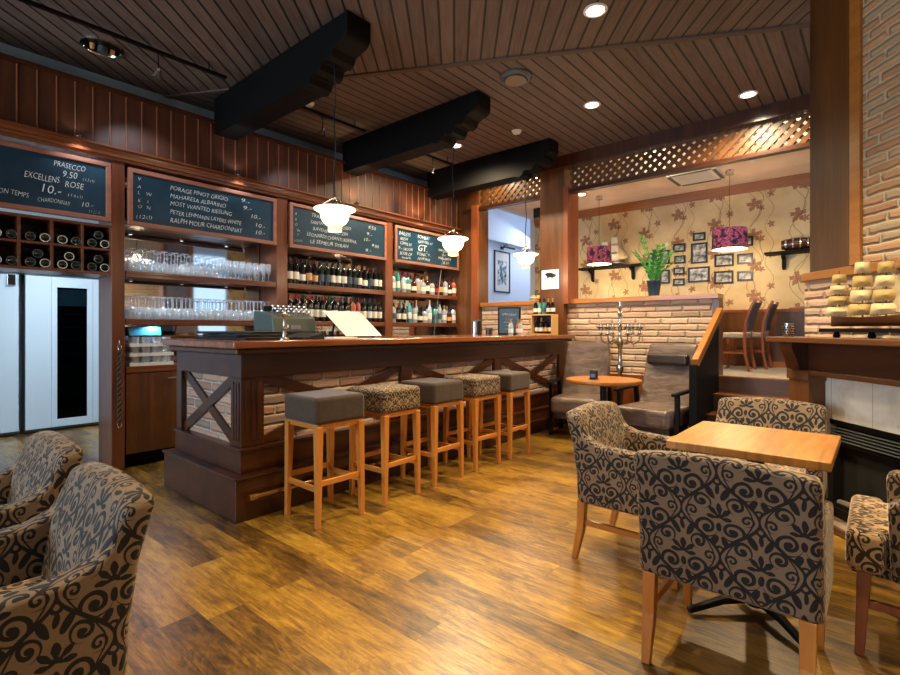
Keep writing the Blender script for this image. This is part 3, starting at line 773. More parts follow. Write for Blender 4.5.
shelfword = {1.73: 'upper', 1.31: 'middle', .89: 'lower'}
protos = {}
def put_bottle(spec, loc, label, grp):
    if spec not in protos:
        protos[spec] = make_bottle(*spec, label, grp); o = protos[spec]; o.location = loc
    else: o = dup(protos[spec], loc, 0, label, grp)
    return o
cname = {'bottle_green': 'dark green', 'bottle_black': 'black', 'bottle_brown': 'brown', 'bottle_rose': 'rose', 'bottle_clear': 'clear', 'bottle_teal': 'teal'}
lname = {'label_white': 'white', 'label_tan': 'tan', 'label_red': 'red', 'label_blue': 'blue'}
def bottle_row(bay, z, specs, x, depth, zone):
    y0, y1 = bays[bay]; n = len(specs)
    for i, sp in enumerate(specs):
        y = y0+.05+(y1-y0-.1)*(i+.0)/(n-1)
        lab = '%s bottle, %s label, %s from left, %s row, %s %s shelf' % (cname[sp[1]], lname[sp[2]], ordinal(i), depth, shelfword[z], zone)
        put_bottle(sp, (x+random.uniform(-.008, .008), y, z+.0005), lab, '%s shelf %s bottles' % (shelfword[z], zone))
W_ = lambda g='bottle_black', l='label_white', c='foil_black', k='wine': (k, g, l, c)
r1 = [W_(), W_(l='label_white'), W_(k='burg'), W_(l='label_tan'), W_(l='label_tan', k='burg'), W_('bottle_green', 'label_blue', 'foil_black'), W_('bottle_green', 'label_blue', 'foil_black'), W_(), W_('bottle_green'), W_(), W_('bottle_green', 'label_blue', 'foil_gold'), W_('bottle_green', 'label_blue', 'foil_black'), W_(c='foil_gold'), W_(c='foil_gold', k='burg'), W_(l='label_blue'), W_(), W_('bottle_green')]
bottle_row(1, 1.73, r1, -5.03, 'front', 'wine')
r1b = [W_(c=random.choice(['foil_black', 'foil_gold', 'foil_red']), g=random.choice(['bottle_black', 'bottle_green'])) for _ in range(15)]
bottle_row(1, 1.73, r1b, -5.15, 'back', 'wine')
r2 = [W_(c='foil_red'), W_(c='foil_red'), W_('bottle_green', c='foil_black'), W_(c='foil_red'), W_(), W_(c='foil_red'), W_('bottle_green', 'label_blue', 'foil_black'), W_(), W_('bottle_green', 'label_blue', 'foil_black'), W_(), W_('bottle_rose', 'label_tan', 'foil_black'), W_('bottle_rose', 'label_tan', 'foil_black'), W_('bottle_green'), W_('bottle_green'), W_(), W_('bottle_green')]
bottle_row(1, 1.31, r2, -5.03, 'front', 'wine'); bottle_row(1, 1.31, [W_(c=random.choice(['foil_black', 'foil_red'])) for _ in range(15)], -5.15, 'back', 'wine')
bottle_row(1, .89, [W_('bottle_green') for _ in range(13)], -5.04, 'front', 'wine')
def SP(k, g, l, c='foil_black'): return (k, g, l, c)
s1 = [SP('spirit', 'bottle_clear', 'label_white'), SP('tall', 'bottle_teal', 'label_white'), SP('spirit', 'bottle_clear', 'label_white', 'foil_red'), SP('spirit', 'bottle_teal', 'label_white'), SP('square', 'bottle_brown', 'label_white'), SP('spirit', 'bottle_clear', 'label_tan'), SP('square', 'bottle_clear', 'label_white', 'foil_gold'), SP('spirit', 'bottle_brown', 'label_white', 'foil_gold'), SP('square', 'bottle_clear', 'label_white'), SP('square', 'bottle_brown', 'label_red'), SP('spirit', 'bottle_brown', 'label_tan'), SP('spirit', 'bottle_clear', 'label_white'), SP('square', 'bottle_brown', 'label_white', 'foil_red'), SP('spirit', 'bottle_rose', 'label_white', 'foil_red')]
bottle_row(2, 1.73, s1, -5.03, 'front', 'spirit')
random.shuffle(s1); bottle_row(2, 1.73, s1[:12], -5.16, 'back', 'spirit')
s2_ = [SP('spirit', 'bottle_clear', 'label_blue'), SP('spirit', 'bottle_green', 'label_white', 'foil_red'), SP('spirit', 'bottle_black', 'label_white'), SP('tall', 'bottle_teal', 'label_white'), SP('spirit', 'bottle_clear', 'label_white'), SP('square', 'bottle_green', 'label_white'), SP('square', 'bottle_clear', 'label_white'), SP('tall', 'bottle_clear', 'label_white', 'foil_gold'), SP('spirit', 'bottle_teal', 'label_blue'), SP('tall', 'bottle_clear', 'label_blue'), SP('spirit', 'bottle_clear', 'label_white', 'foil_gold'), SP('square', 'bottle_brown', 'label_tan'), SP('spirit', 'bottle_clear', 'label_white')]
bottle_row(2, 1.31, s2_, -5.03, 'front', 'spirit'); random.shuffle(s2_); bottle_row(2, 1.31, s2_[:12], -5.16, 'back', 'spirit')
first = None
for i, y in enumerate(fr(4.9, 5.9, 14)):
    if first is None: first = o = make_glass('tumbler', 'clear tumbler in the row on the lower shelf beneath the spirit bottles', 'tumblers on the lower shelf', 'tumbler')
    else: o = first.copy(); COL.objects.link(o)
    o.location = (-5.03, y, .891)

# ================================================================ BAR COUNTER
t = thing('bar_counter', 'long dark wooden bar counter with brick panels, crossed braces and a thick polished top', 'bar counter', (0, 0, 0))
X0, X1, Y0, Y1 = -4.15, -3.13, 1.58, 5.95
p = MB(); p.box(X0-.06, X1+.08, Y0-.08, Y1, 0, .265); p.build('plinth', 'bar_wood_y', t, bevel=.008)
p = MB(); p.box(X0-.06, X1+.095, Y0-.095, Y1, .265, .285); p.build('plinth_moulding', 'bar_wood_y', t, bevel=.006)
p = MB(); p.box(X0, X1+.02, Y0-.02, Y1, .285, .43); p.build('lower_panel', 'bar_wood_y', t, bevel=.004)
p = MB(); p.box(X0, X1+.035, Y0-.035, Y1, .43, .45); p.build('panel_moulding', 'bar_wood_y', t, bevel=.004)
MB().box(X0+.02, X1-.03, Y0+.03, Y1-.01, .45, .95).build('brick_infill', 'brick_bar', t, smooth=False)
p = MB(); p.box(X0, X1+.01, Y0-.01, Y1, .90, 1.055); p.build('upper_rail', 'bar_wood_y', t, bevel=.004)
TX0, TX1, TY0, TY1 = -4.14, -2.99, 1.46, 5.98
p = MB(); p.box(TX0+.03, TX1-.035, TY0+.035, TY1, 1.055, 1.095); p.build('top_moulding', 'bar_wood_y', t, bevel=.012, seg=3)
p = MB(); p.box(TX0, TX1, TY0, TY1, 1.095, 1.145); p.build('counter_top', 'bar_top_wood', t, bevel=.012, seg=3)
# corner post with fluting
def post(x0, x1, y0, y1, fx=None, fy=None):
    p = MB(); p.box(x0, x1, y0, y1, .45, .90)
    if fx is not None:
        for k in range(3):
            yy = y0+(y1-y0)*(k+1)/4; p.box(fx, fx+.006, yy-.012, yy+.012, .49, .87)
    if fy is not None:
        for k in range(3):
            xx = x0+(x1-x0)*(k+1)/4; p.box(xx-.012, xx+.012, fy-.006, fy, .49, .87)
    return p
post(X1-.13, X1+.01, Y0-.01, Y0+.15, X1+.01, Y0-.01).build('corner_post', 'bar_wood_z', t, bevel=.003)
for a, b in ((3.0, 3.13), (4.38, 4.51), (5.80, 5.94)): post(X1-.05, X1+.008, a, b).build('front_post', 'bar_wood_z', t, bevel=.003)
post(X0, X0+.09, Y0-.01, Y0+.06).build('rear_post', 'bar_wood_z', t, bevel=.003)
for a, b in ((1.73, 3.0), (3.13, 4.38), (4.51, 5.80)):
    for za, zb in ((.46, .90), (.90, .46)): MB().bar((X1-.018-(.004 if za > zb else 0), a, za), (X1-.018-(.004 if za > zb else 0), b, zb), .026, .075, up=(0, 0, 1)).build('brace', 'bar_wood_y', t, bevel=.002)
for za, zb in ((.46, .90), (.90, .46)):
    q = -.004 if za > zb else 0
    MB().bar((X0+.08, Y0+.022-q, za), (X1-.12, Y0+.022-q, zb), .026, .07).build('brace', 'bar_wood_x', t, bevel=.002)
p = MB(); p.tube([(X1+.118, 1.60, .155), (X1+.118, 5.9, .155)], .017, 12); p.tube([(X1+.118, 1.565, .155), (X1+.118, 1.62, .155)], .024, 12)
p.build('foot_rail', 'brass', t)
for yy in (1.72, 2.9, 4.1, 5.3): MB().tube([(X1+.08, yy, .155), (X1+.122, yy, .155)], .010, 8).build('rail_bracket', 'brass', t)

# ================================================================ BAR STOOLS
def stool(mat, label, loc, rz):
    t = thing('bar_stool', label, 'bar stool', loc, rz, 'bar stools along the counter')
    b = MB().box(-.19, .19, -.19, .19, .63, .80); o = b.build('seat', mat, t, bevel=.028, seg=4)
    MB().box(-.175, .175, -.17, .17, .60, .637).build('seat_frame', 'oak_x', t, bevel=.003)
    for sx in (-1, 1):
        for sy in (-1, 1): MB().bar((sx*.175, sy*.168, 0), (sx*.165, sy*.158, .62), .030, .030, w1=.046, t1=.046).build('leg', 'oak_z', t, bevel=.004)
    for sx in (-1, 1): MB().bar((sx*.171, -.15, .27), (sx*.171, .15, .27), .02, .034).build('stretcher', 'oak_y', t, bevel=.003)
    for sy in (-1, 1): MB().bar((-.155, sy*.164, .235), (.155, sy*.164, .235), .02, .034).build('stretcher', 'oak_x', t, bevel=.003)
    return t
ss = [(-2.765, 1.96, 'grey_velvet', 'nearest bar stool, plain dark grey velvet seat on light oak legs'),
      (-2.765, 2.49, 'damask_small', 'second nearest bar stool, with patterned damask seat'),
      (-2.79, 3.03, 'grey_velvet', 'middle bar stool of the five, plain dark grey velvet seat'),
      (-2.79, 3.56, 'damask_small', 'patterned damask bar stool, fourth from the camera'),
      (-2.79, 4.07, 'grey_velvet', 'farthest bar stool from the camera, plain dark grey seat')]
for x, y, mt, l in ss: stool(mt, l, (x, y, 0), random.uniform(-.03, .03))

# ================================================================ DAMASK ARMCHAIRS (facing local +y)
def armchair(label, loc, rz, legm='oak_z', grp='damask armchairs', light_back=False, leghigh=.32):
    t = thing('armchair', label, 'armchair', loc, rz, grp)
    # back: slab leaning backwards, gently bowed top
    W = .56; n = 9; vs = []; mb = MB()
    prof = []
    for i in range(n):
        x = -W/2+W*i/(n-1); k = 1-(2*x/W)**2
        prof.append((x, .775+.022*k))
    pf = []
    rings = [(-.27, .31), (-.275, .45), (-.30, .62), (-.345, None)]
    grid_b = []; grid_f = []
    for (yb, z) in rings:
        grid_b.append([(x, yb, z if z else zt) for x, zt in prof]); 
    for (yb, z) in rings:
        th = .10 if z else .075
        grid_f.append([(x, yb+th, z if z else zt-.003) for x, zt in prof])
    vs = [p for r in grid_b for p in r]+[p for r in grid_f for p in r]; fs = []; R = 4
    def q(l, i, j): return l*R*n+i*n+j
    for i in range(R-1):
        for j in range(n-1): fs += [(q(0, i, j), q(0, i, j+1), q(0, i+1, j+1), q(0, i+1, j)), (q(1, i, j), q(1, i+1, j), q(1, i+1, j+1), q(1, i, j+1))]
        fs += [(q(0, i, 0), q(0, i+1, 0), q(1, i+1, 0), q(1, i, 0)), (q(0, i, n-1), q(1, i, n-1), q(1, i+1, n-1), q(0, i+1, n-1))]
    for j in range(n-1): fs += [(q(0, R-1, j), q(0, R-1, j+1), q(1, R-1, j+1), q(1, R-1, j)), (q(0, 0, j), q(1, 0, j), q(1, 0, j+1), q(0, 0, j+1))]
    mb.add(vs, fs); mb.build('backrest', 'damask', t, bevel=.028, seg=4, angle=50)
    # arms
    for s in (-1, 1):
        poly = [(-.255, .31), (.125, .31), (.135, .575), (.115, .605), (.0, .612), (-.14, .62), (-.205, .645), (-.262, .71)]
        x0, x1 = (s*.208, s*.282) if s > 0 else (s*.282, s*.208)
        MB().prism(poly, x0, x1, 'x').build('armrest', 'damask', t, bevel=.022, seg=4, angle=50)
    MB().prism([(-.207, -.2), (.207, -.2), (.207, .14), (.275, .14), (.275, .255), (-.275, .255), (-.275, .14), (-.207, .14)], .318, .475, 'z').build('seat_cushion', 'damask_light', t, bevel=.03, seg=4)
    MB().box(-.20, .20, -.20, .24, .29, .317).build('seat_base', 'damask', t, bevel=.008)
    for sx in (-1, 1):
        MB().bar((sx*.235, .215, 0), (sx*.235, .20, leghigh), .028, .028, w1=.044, t1=.044).build('leg', legm, t, bevel=.004)
        p = MB(); p.bar((sx*.240, -.295, 0), (sx*.240, -.258, .17), .028, .030, w1=.038, t1=.042, up=(1, 0, 0)); p.bar((sx*.240, -.258, .17), (sx*.240, -.25, leghigh), .038, .042, w1=.044, t1=.046, up=(1, 0, 0))
        p.build('leg', legm, t, bevel=.003)
    for sx in (-1, 1): MB().bar((sx*.238, -.25, .20), (sx*.238, .205, .20), .018, .030).build('stretcher', legm.replace('_z', '_y') if legm == 'oak_z' else legm, t, bevel=.002)
    return t
armchair('dark damask armchair seen from behind, pushed under the near side of the square table', (-.405, 2.15, 0), 0)
armchair('damask armchair with light oak legs at the left side of the square table', (-.94, 2.71, 0), -PI/2)
armchair('damask armchair behind the square table, in front of the steps', (-.50, 3.30, 0), PI+.02)
armchair('damask armchair cut by the right edge of the photo, beside the fireplace', (.16, 2.66, 0), PI/2, 'walnut')
armchair('large damask armchair nearest the camera in the bottom left corner', (-1.74, .17, 0), PI, grp='damask armchairs in the left corner')
armchair('damask armchair at the left edge, behind the nearest corner armchair', (-2.50, .19, 0), PI, grp='damask armchairs in the left corner')

# ================================================================ SQUARE TABLE
t = thing('dining_table', 'square light oak table with dark pedestal among four damask armchairs', 'table', (-.405, 2.50, 0))
MB().box(-.28, .28, -.295, .295, .715, .75).build('tabletop', 'table_oak', t, bevel=.005)
MB().box(-.2, .2, -.2, .2, .70, .715).build('underframe', 'black_metal', t, bevel=.002)
MB().lathe([(.035, .03), (.035, .70)], n=16).build('pedestal', 'black_metal', t)
for k in range(4):
    a = k*PI/2+PI/4; MB().tube([(.03*math.cos(a), .03*math.sin(a), .06), (.15*math.cos(a), .15*math.sin(a), .055), (.30*math.cos(a), .30*math.sin(a), .018)], .022, 8, r1=.014).build('foot', 'black_metal', t)

# ================================================================ LEATHER RECLINERS (facing local -y)
def recliner(label, loc, rz, pillow):
    t = thing('recliner_chair', label, 'armchair', loc, rz, 'leather recliners by the brick wall')
    MB().box(-.27, .27, -.36, .18, .27, .455).build('seat_cushion', 'leather', t, bevel=.05, seg=4)
    g = MB(); pr = [(.10, .42, .12), (.16, .55, .13), (.20, .66, .10), (.25, .80, .12), (.29, .93, .10), (.33, 1.06, .07)]
    vs = []; fs = []
    for y, z, th in pr:
        hw = .27 if z < 1 else .25
        vs += [(-hw, y, z), (hw, y, z), (hw, y+th, z+th*.2), (-hw, y+th, z+th*.2)]
    for i in range(len(pr)-1):
        a = i*4
        for k in range(4): fs.append((a+k, a+(k+1) % 4, a+4+(k+1) % 4, a+4+k))
    fs += [(3, 2, 1, 0), tuple(len(vs)-4+k for k in range(4))]
    g.add(vs, fs); g.build('backrest', 'leather', t, bevel=.03, seg=3, angle=60, subd=0)
    if pillow: MB().box(-.22, .22, .19, .27, .84, .965).build('head_pillow', 'leather_dark', t, bevel=.035, seg=4)
    for s in (-1, 1):
        MB().bar((s*.295, -.30, .60), (s*.295, .16, .62), .055, .03).build('armrest', 'black_wood_y', t, bevel=.01)
        MB().bar((s*.295, -.22, .0), (s*.295, -.22, .59), .04, .04).build('leg', 'black_metal', t, bevel=.004)
        MB().bar((s*.295, .22, .0), (s*.295, .12, .60), .04, .04).build('leg', 'black_metal', t, bevel=.004)
        MB().bar((s*.26, .05, .30), (s*.31, .05, .30), .05, .04).build('seat_bracket', 'black_metal', t, bevel=.003)
    MB().box(-.24, .24, -.28, .15, .20, .275).build('seat_base', 'leather_dark', t, bevel=.01)
    return t
recliner('brown leather recliner with head pillow beside the handrail', (-1.70, 5.215, 0), -.13, True)
recliner('grey brown leather recliner without pillow, between bar end and round table', (-2.63, 5.42, 0), .22, False)
# round table
t = thing('round_table', 'round oak side table between the two leather recliners', 'table', (-1.97, 4.52, 0))
MB().lathe([(0, .715), (.33, .715), (.34, .72), (.345, .733), (.34, .748), (0, .75)], n=48).build('tabletop', 'cap_wood', t, angle=50)
MB().lathe([(.03, .03), (.03, .715)], n=16).build('pedestal', 'black_metal', t)
MB().lathe([(.22, 0), (.22, .012), (.04, .035)], n=28).build('base', 'black_metal', t)
t = thing('table_lantern', 'small black table sign block on the round table', 'table sign', (-2.02, 4.42, .7505))
MB().box(-.035, .035, -.035, .035, 0, .008).build('foot', 'black_metal', t)
MB().box(-.033, .033, -.02, .02, .008, .085).build('card_holder', 'black_plastic', t, bevel=.003)
MB().box(-.022, .022, -.0215, -.0203, .02, .05).build('card_print', 'steel_dark', t, smooth=False)

# ================================================================ CANDELABRUM
t = thing('candelabrum', 'tall silver floor candelabrum with curved arms in front of the pale brick wall', 'candelabrum', (-2.25, 5.62, 0))
MB().lathe([(.12, 0), (.12, .01), (.10, .03), (.05, .05), (.03, .08)], n=28).build('base', 'silver', t)
MB().lathe([(.018, .07), (.018, .30), (.03, .32), (.02, .34), (.018, .55), (.034, .58), (.022, .61), (.018, .70), (.036, .74), (.045, .78), (.03, .82), (.022, .86), (.022, 1.0), (.04, 1.04), (.05, 1.08), (.02, 1.13), (.016, 1.2), (.03, 1.24), (.018, 1.28), (.016, 1.36), (.03, 1.40), (.016, 1.43)], n=18).build('stem', 'silver', t)
MB().lathe([(.01, 1.43), (.02, 1.45), (.05, 1.465), (.052, 1.472), (.02, 1.48), (.022, 1.53), (.0, 1.53)], n=16).build('candle_cup', 'silver', t)
for k in range(6):
    a = k*PI/3+.25; ca, sa = math.cos(a), math.sin(a)
    pts = [(ca*r, sa*r, z) for r, z in ((.02, 1.07), (.06, 1.10), (.10, 1.075), (.14, 1.05), (.18, 1.06), (.205, 1.10), (.21, 1.15))]
    arm = MB().tube(pts, .009, 8).build('arm', 'silver', t)
    MB().lathe([(.008, 1.15), (.035, 1.16), (.037, 1.165), (.012, 1.175), (.012, 1.20), (.02, 1.21), (.046, 1.235), (.048, 1.243), (.02, 1.248), (.018, 1.275), (0, 1.275)], c=(ca*.21, sa*.21, 0), n=14).build('candle_cup', 'silver', arm)
# ================================================================ FIREPLACE
t = fplace(thing('fireplace', 'dark wooden fireplace surround with white marble tiles and black gas insert', 'fireplace'))
def fpart(name, mat, boxes, bevel=.003, parent=None):
    m_ = MB()
    for b in boxes: fbox(m_, *b)
    return m_.build(name, mat, parent or t, bevel=bevel)
fpart('mantel_shelf', 'panel_wood_x', [(-.02, 2.1, .0, .25, 1.135, 1.17)], .006)
fpart('frieze_board', 'bar_wood_x', [(.05, 2.03, .0, .13, .965, 1.135)])
fpart('frieze_moulding', 'panel_wood_x', [(.05, 2.03, .0, .155, .935, .965)], .005)
for a in (.07, 1.83): 
    pp = fpart('pilaster', 'panel_wood_z', [(a, a+.18, 0, .15, 0, .935), (a-.015, a+.195, 0, .165, 0, .12), (a-.01, a+.19, 0, .16, .90, .96)])
    c_ = MB(); c_.prism([(.13, .965), (.19, .965), (.20, 1.02), (.235, 1.10), (.235, 1.134), (.13, 1.134)], -a-.15, -a-.03, 'x'); c_.build('corbel', 'bar_wood_z', t, bevel=.004)
fpart('marble_tiles', 'marble_tile', [(.25, 1.83, .0, .045, .67, .935), (.25, .29, .0, .045, .10, .67), (1.79, 1.83, .0, .045, .10, .67)], 0)
g = fpart('grille', 'grille_metal', [(.29, 1.79, .0, .05, .645, .675), (.29, 1.79, .0, .05, .53, .545), (.29, 1.79, .0, .012, .54, .665)], 0)
for k in range(5): fpart('grille_slat', 'slat_grey', [(.29, 1.79, .03, .052, .555+.018*k, .5585+.018*k)], 0, g)
fpart('firebox', 'soot', [(.29, 1.79, .0, .01, .16, .53), (.29, .33, .01, .06, .16, .53), (1.75, 1.79, .01, .06, .16, .53)], 0)
fpart('firebox_sill', 'grille_metal', [(.29, 1.79, 0, .07, .10, .16), (.29, 1.79, .06, .07, .16, .19)], .004)
for k, (s0, q) in enumerate(((.45, .1), (.62, -.2), (.80, .15), (1.0, -.1), (1.2, .2))):
    a = Vector((-s0, .034, .182)); MB().tube([a+Vector((-.10, 0, q*.1)), a+Vector((0, .004, .01)), a+Vector((.10, 0, -q*.1+.01))], .020, 8).build('log', 'ash_log', t)
fpart('hearth_slab', 'marble_tile', [(.25, 1.83, 0, .06, .02, .10)], .004)
fpart('hearth_edge', 'panel_wood_x', [(.24, 1.84, 0, .085, 0, .02), (.24, 1.84, .06, .085, .02, .045)], .004)

# ================================================================ MODEL SHIP ON THE MANTEL
def ship(label, origin, rz, L, Hh, sail, hullm, name='model_ship', masts=3, fancy=True):
    t = thing(name, label, 'model ship', origin, rz)
    b0 = .02 if fancy else 0
    if fancy:
        MB().box(-L*.46, L*.46, -.055, .055, b0+.012, b0+.034).build('display_base', 'black_wood_x', t, bevel=.003)
        for s in (-.36, 0, .36): MB().lathe([(.012, 0), (.02, .008), (.012, .033)], c=(s*L, 0, 0), n=10).build('base_foot', 'black_wood_z', t)
        z0 = b0+.045
    else: z0 = 0
    hh = Hh*.13; n = 13; vs = []; fs = []
    for i in range(n):
        u_ = i/(n-1)*2-1; w_ = (1-abs(u_)**2.6)*L*.075+.003; x = u_*L*.42; lift = hh*.35*u_*u_
        for a, zz in ((-1, 1), (-.95, .6), (-.55, .2), (0, 0), (.55, .2), (.95, .6), (1, 1)): vs.append((x, a*w_, z0+zz*hh+lift*zz))
    for i in range(n-1):
        for k in range(6): a = i*7+k; fs.append((a, a+1, a+8, a+7))
        fs.append((i*7+6, i*7, i*7+7, i*7+13))
    fs += [tuple(range(7)), tuple((n-1)*7+k for k in range(7))[::-1]]
    MB().add(vs, fs).build('hull', hullm, t, angle=60)
    MB().tube([(L*.40, 0, z0+hh*1.2), (L*.53, 0, z0+hh*1.9)], .004, 6).build('bowsprit', 'rigging', t)
    ms = [-.33, -.09, .13][:masts] if masts == 3 else [-.12, .14]
    for k, mx in enumerate(ms):
        mh = Hh*(.86 if k == 0 else 1 if k == 1 else .95)
        mast = MB().tube([(mx*L, 0, z0+hh*.4), (mx*L, 0, z0+mh)], .005, 6, r1=.003).build('mast', 'rigging', t)
        nl = 4 if fancy else 3
        for j in range(nl):
            za = z0+hh*1.25+(mh-hh*1.4)*j/nl; zb = z0+hh*1.25+(mh-hh*1.4)*(j+.80)/nl; w0 = L*(.098 if fancy else .12)*(1-.15*j); w1 = w0*.88
            g = []
            for r in range(5):
                v_ = r/4; ww = w0+(w1-w0)*v_; row = []
                for c in range(7):
                    u_ = c/6*2-1; bel = .028*(1-u_*u_)*math.sin(PI*(v_*.8+.1))*L*2
                    ang = .85 if fancy else .3
                    row.append((mx*L+u_*ww*math.cos(ang)+bel*math.sin(ang)+.008, u_*ww*math.sin(ang)-bel*math.cos(ang)-.006, za+(zb-za)*v_))
                g.append(row)
            MB().sheet(g, .0015).build('sail', sail if (j+k) % 2 == 0 or not fancy else 'sail_cloth', mast)
            MB().bar(g[-1][0], g[-1][-1], .006, .006).build('yard', 'rigging', mast)
    # jibs and stays
    for k in range(3 if fancy else 1):
        x0 = L*(.47-.05*k); g = [[(x0, 0, z0+hh*(1.6-.1*k)), (x0-.001, .001, z0+hh*1.61)], [(ms[-1]*L+.03, .01, z0+hh*1.5), (ms[-1]*L+.02, .012, z0+Hh*(.75-.16*k))]]
        MB().sheet(g, .0015).build('jib', 'sail_pale', t)
    r = MB()
    for a, b in zip(ms[:-1], ms[1:]): r.tube([(a*L, 0, z0+Hh*.82), (b*L, 0, z0+hh*1.2)], .0014, 4); r.tube([(b*L, 0, z0+Hh*.93), (a*L, 0, z0+hh*1.1)], .0014, 4)
    r.tube([(ms[-1]*L, 0, z0+Hh*.9), (L*.53, 0, z0+hh*1.9)], .0014, 4); r.tube([(ms[0]*L, 0, z0+Hh*.8), (-L*.42, 0, z0+hh*1.3)], .0014, 4)
    for mx in ms:
        for s in (-1, 1):
            for dx in (-.02, .0, .02): r.tube([(mx*L, 0, z0+Hh*.7), ((mx+dx*1.6)*L, s*L*.07, z0+hh)], .0011, 3)
    r.build('rigging_lines', 'rigging', t)
    return t
p0 = fpt(.69, .125, 1.17)
ship('large model sailing ship with cream sails on the mantelpiece', p0, FR+PI, .68, .37, 'sail_pale', 'panel_wood_x')
p0 = fpt(.09, .17, 1.1705)
t = thing('tealight_holder', 'small glittering silver tealight holder at the left end of the mantelpiece', 'candle holder', p0, FR)
m_ = MB().lathe([(.03, 0), (.034, .01), (.034, .085), (.030, .085), (.030, .02), (0, .02)], n=14).build('cup', 'silver', t)
m_ = MB()
for k in range(14):
    for j in range(5):
        a = 2*PI*(k+.5*(j % 2))/14; m_.cb((.035*math.cos(a), .035*math.sin(a), .012+.016*j), (.006, .006, .009), 0)
m_.build('mosaic_studs', 'black_plastic', t, smooth=False)

# ================================================================ RAISED ROOM
YP = 7.998
fr_list = [(693.1, 232.7, 705.6, 240.7, 'small landscape photo frame at the very top of the picture group'), (691.3, 243, 707.7, 263.4, 'upright picture frame with dark water scene in the middle of the group'), (688.3, 267, 710, 282.1, 'largest landscape frame at the bottom middle of the picture group'),
 (673.3, 243.9, 685.6, 252.1, 'small frame at the top of the column of four'), (674.4, 255.7, 685.6, 263.7, 'small frame second from the top in the column of four'), (673.6, 267.4, 684.7, 274.6, 'small frame third from the top in the column of four'), (673.3, 278.6, 685, 285.7, 'small frame at the bottom of the column of four'),
 (660.3, 250.3, 670, 264.3, 'upright frame beside the green plant, above the other'), (660, 270, 670, 283.7, 'lower frame directly right of the blue plant pot'), (647.7, 253, 657.3, 265, 'frame half hidden behind the plant leaves'),
 (714.3, 237.7, 733.3, 250.3, 'frame mostly hidden behind the right drum lampshade'), (714.7, 254, 734, 266.6, 'landscape frame with dark trees, directly below the right lampshade'), (714.4, 271, 733.6, 283.7, 'landscape frame at the bottom, two below the right lampshade'),
 (739.5, 236.5, 753.3, 246.3, 'small frame at the top right, edge behind the lampshade'), (737.3, 253.6, 753, 264, 'small landscape frame, middle of the right column'), (737.3, 271, 753, 280.8, 'small landscape frame at the bottom right of the group')]
for u0, v0, u1, v1, lab in fr_list:
    vm = (v0+v1)/2; um = (u0+u1)/2
    a = on_y(u0, vm, YP); b = on_y(u1, vm, YP); z1 = on_y(um, v0, YP).z; z0 = on_y(um, v1, YP).z
    w_ = b.x-a.x; h_ = z1-z0
    t = thing('framed_photo', lab, 'picture frame', (a.x, YP, z0), 0, 'black photo frames on the floral wallpaper')
    f = MB(); g_ = .024
    for q in ((0, w_, 0, g_), (0, w_, h_-g_, h_), (0, g_, g_, h_-g_), (w_-g_, w_, g_, h_-g_)): f.box(q[0], q[1], -.02, 0, q[2], q[3])
    f.build('frame', 'picture_black', t, bevel=.002)
    MB().box(g_, w_-g_, -.008, -.001, g_, h_-g_).build('photo_print', 'photo_print', t, smooth=False)
def wall_shelf(x0, x1, z, label, brs):
    t = thing('wall_shelf', label, 'shelf', (0, 7.998, 0))
    MB().box(x0, x1, -.22, 0, z-.03, z).build('shelf_board', 'black_wood_x', t, bevel=.004)
    for bx in brs: MB().prism([(0, z-.03), (-.17, z-.03), (-.16, z-.06), (-.06, z-.10), (-.05, z-.2), (0, z-.23)], bx-.02, bx+.02, 'x').build('bracket', 'black_wood_z', t, bevel=.003)
wall_shelf(-3.86, -2.72, 2.24, 'black bracketed wall shelf holding the small ship, left of the plant', (-3.66, -2.98))
wall_shelf(-1.16, -.1, 2.24, 'black bracketed wall shelf at the right holding a small cask', (-.96, -.3))
ship('small model ship with white sails on the left wall shelf', (-3.33, 7.86, 2.2405), 0, .62, .50, 'mat_white', 'leather_dark', 'model_ship', 2, False)
t = thing('wooden_cask', 'small dark banded cask lying on the right wall shelf', 'cask', (-.80, 7.86, 2.2405))
T = Matrix.Translation((0, 0, .085)) @ Matrix.Rotation(PI/2, 4, 'Y')
MB().lathe([(.06, -.17), (.075, -.09), (.083, 0), (.075, .09), (.06, .17)], n=20, T=T).build('barrel', 'bar_wood_x', t)
for q in (-.12, -.04, .04, .12): MB().lathe([(.078 if abs(q) > .1 else .086, q-.008), (.079 if abs(q) > .1 else .086, q+.008)], n=20, T=T).build('hoop', 'silver', t)
MB().box(-.12, .12, -.05, .05, 0, .012).build('cradle', 'black_wood_x', t)
t = thing('anchor_ornament', 'black forked ornament beside the small cask on the right shelf', 'ornament', (-.50, 7.86, 2.2405))
MB().box(-.05, .05, -.03, .03, 0, .012).build('foot', 'black_metal', t)
p_ = MB(); p_.tube([(0, 0, .01), (0, 0, .07), (-.07, 0, .15)], .012, 8); p_.tube([(0, 0, .07), (.08, 0, .15)], .012, 8); p_.build('fork', 'black_metal', t)
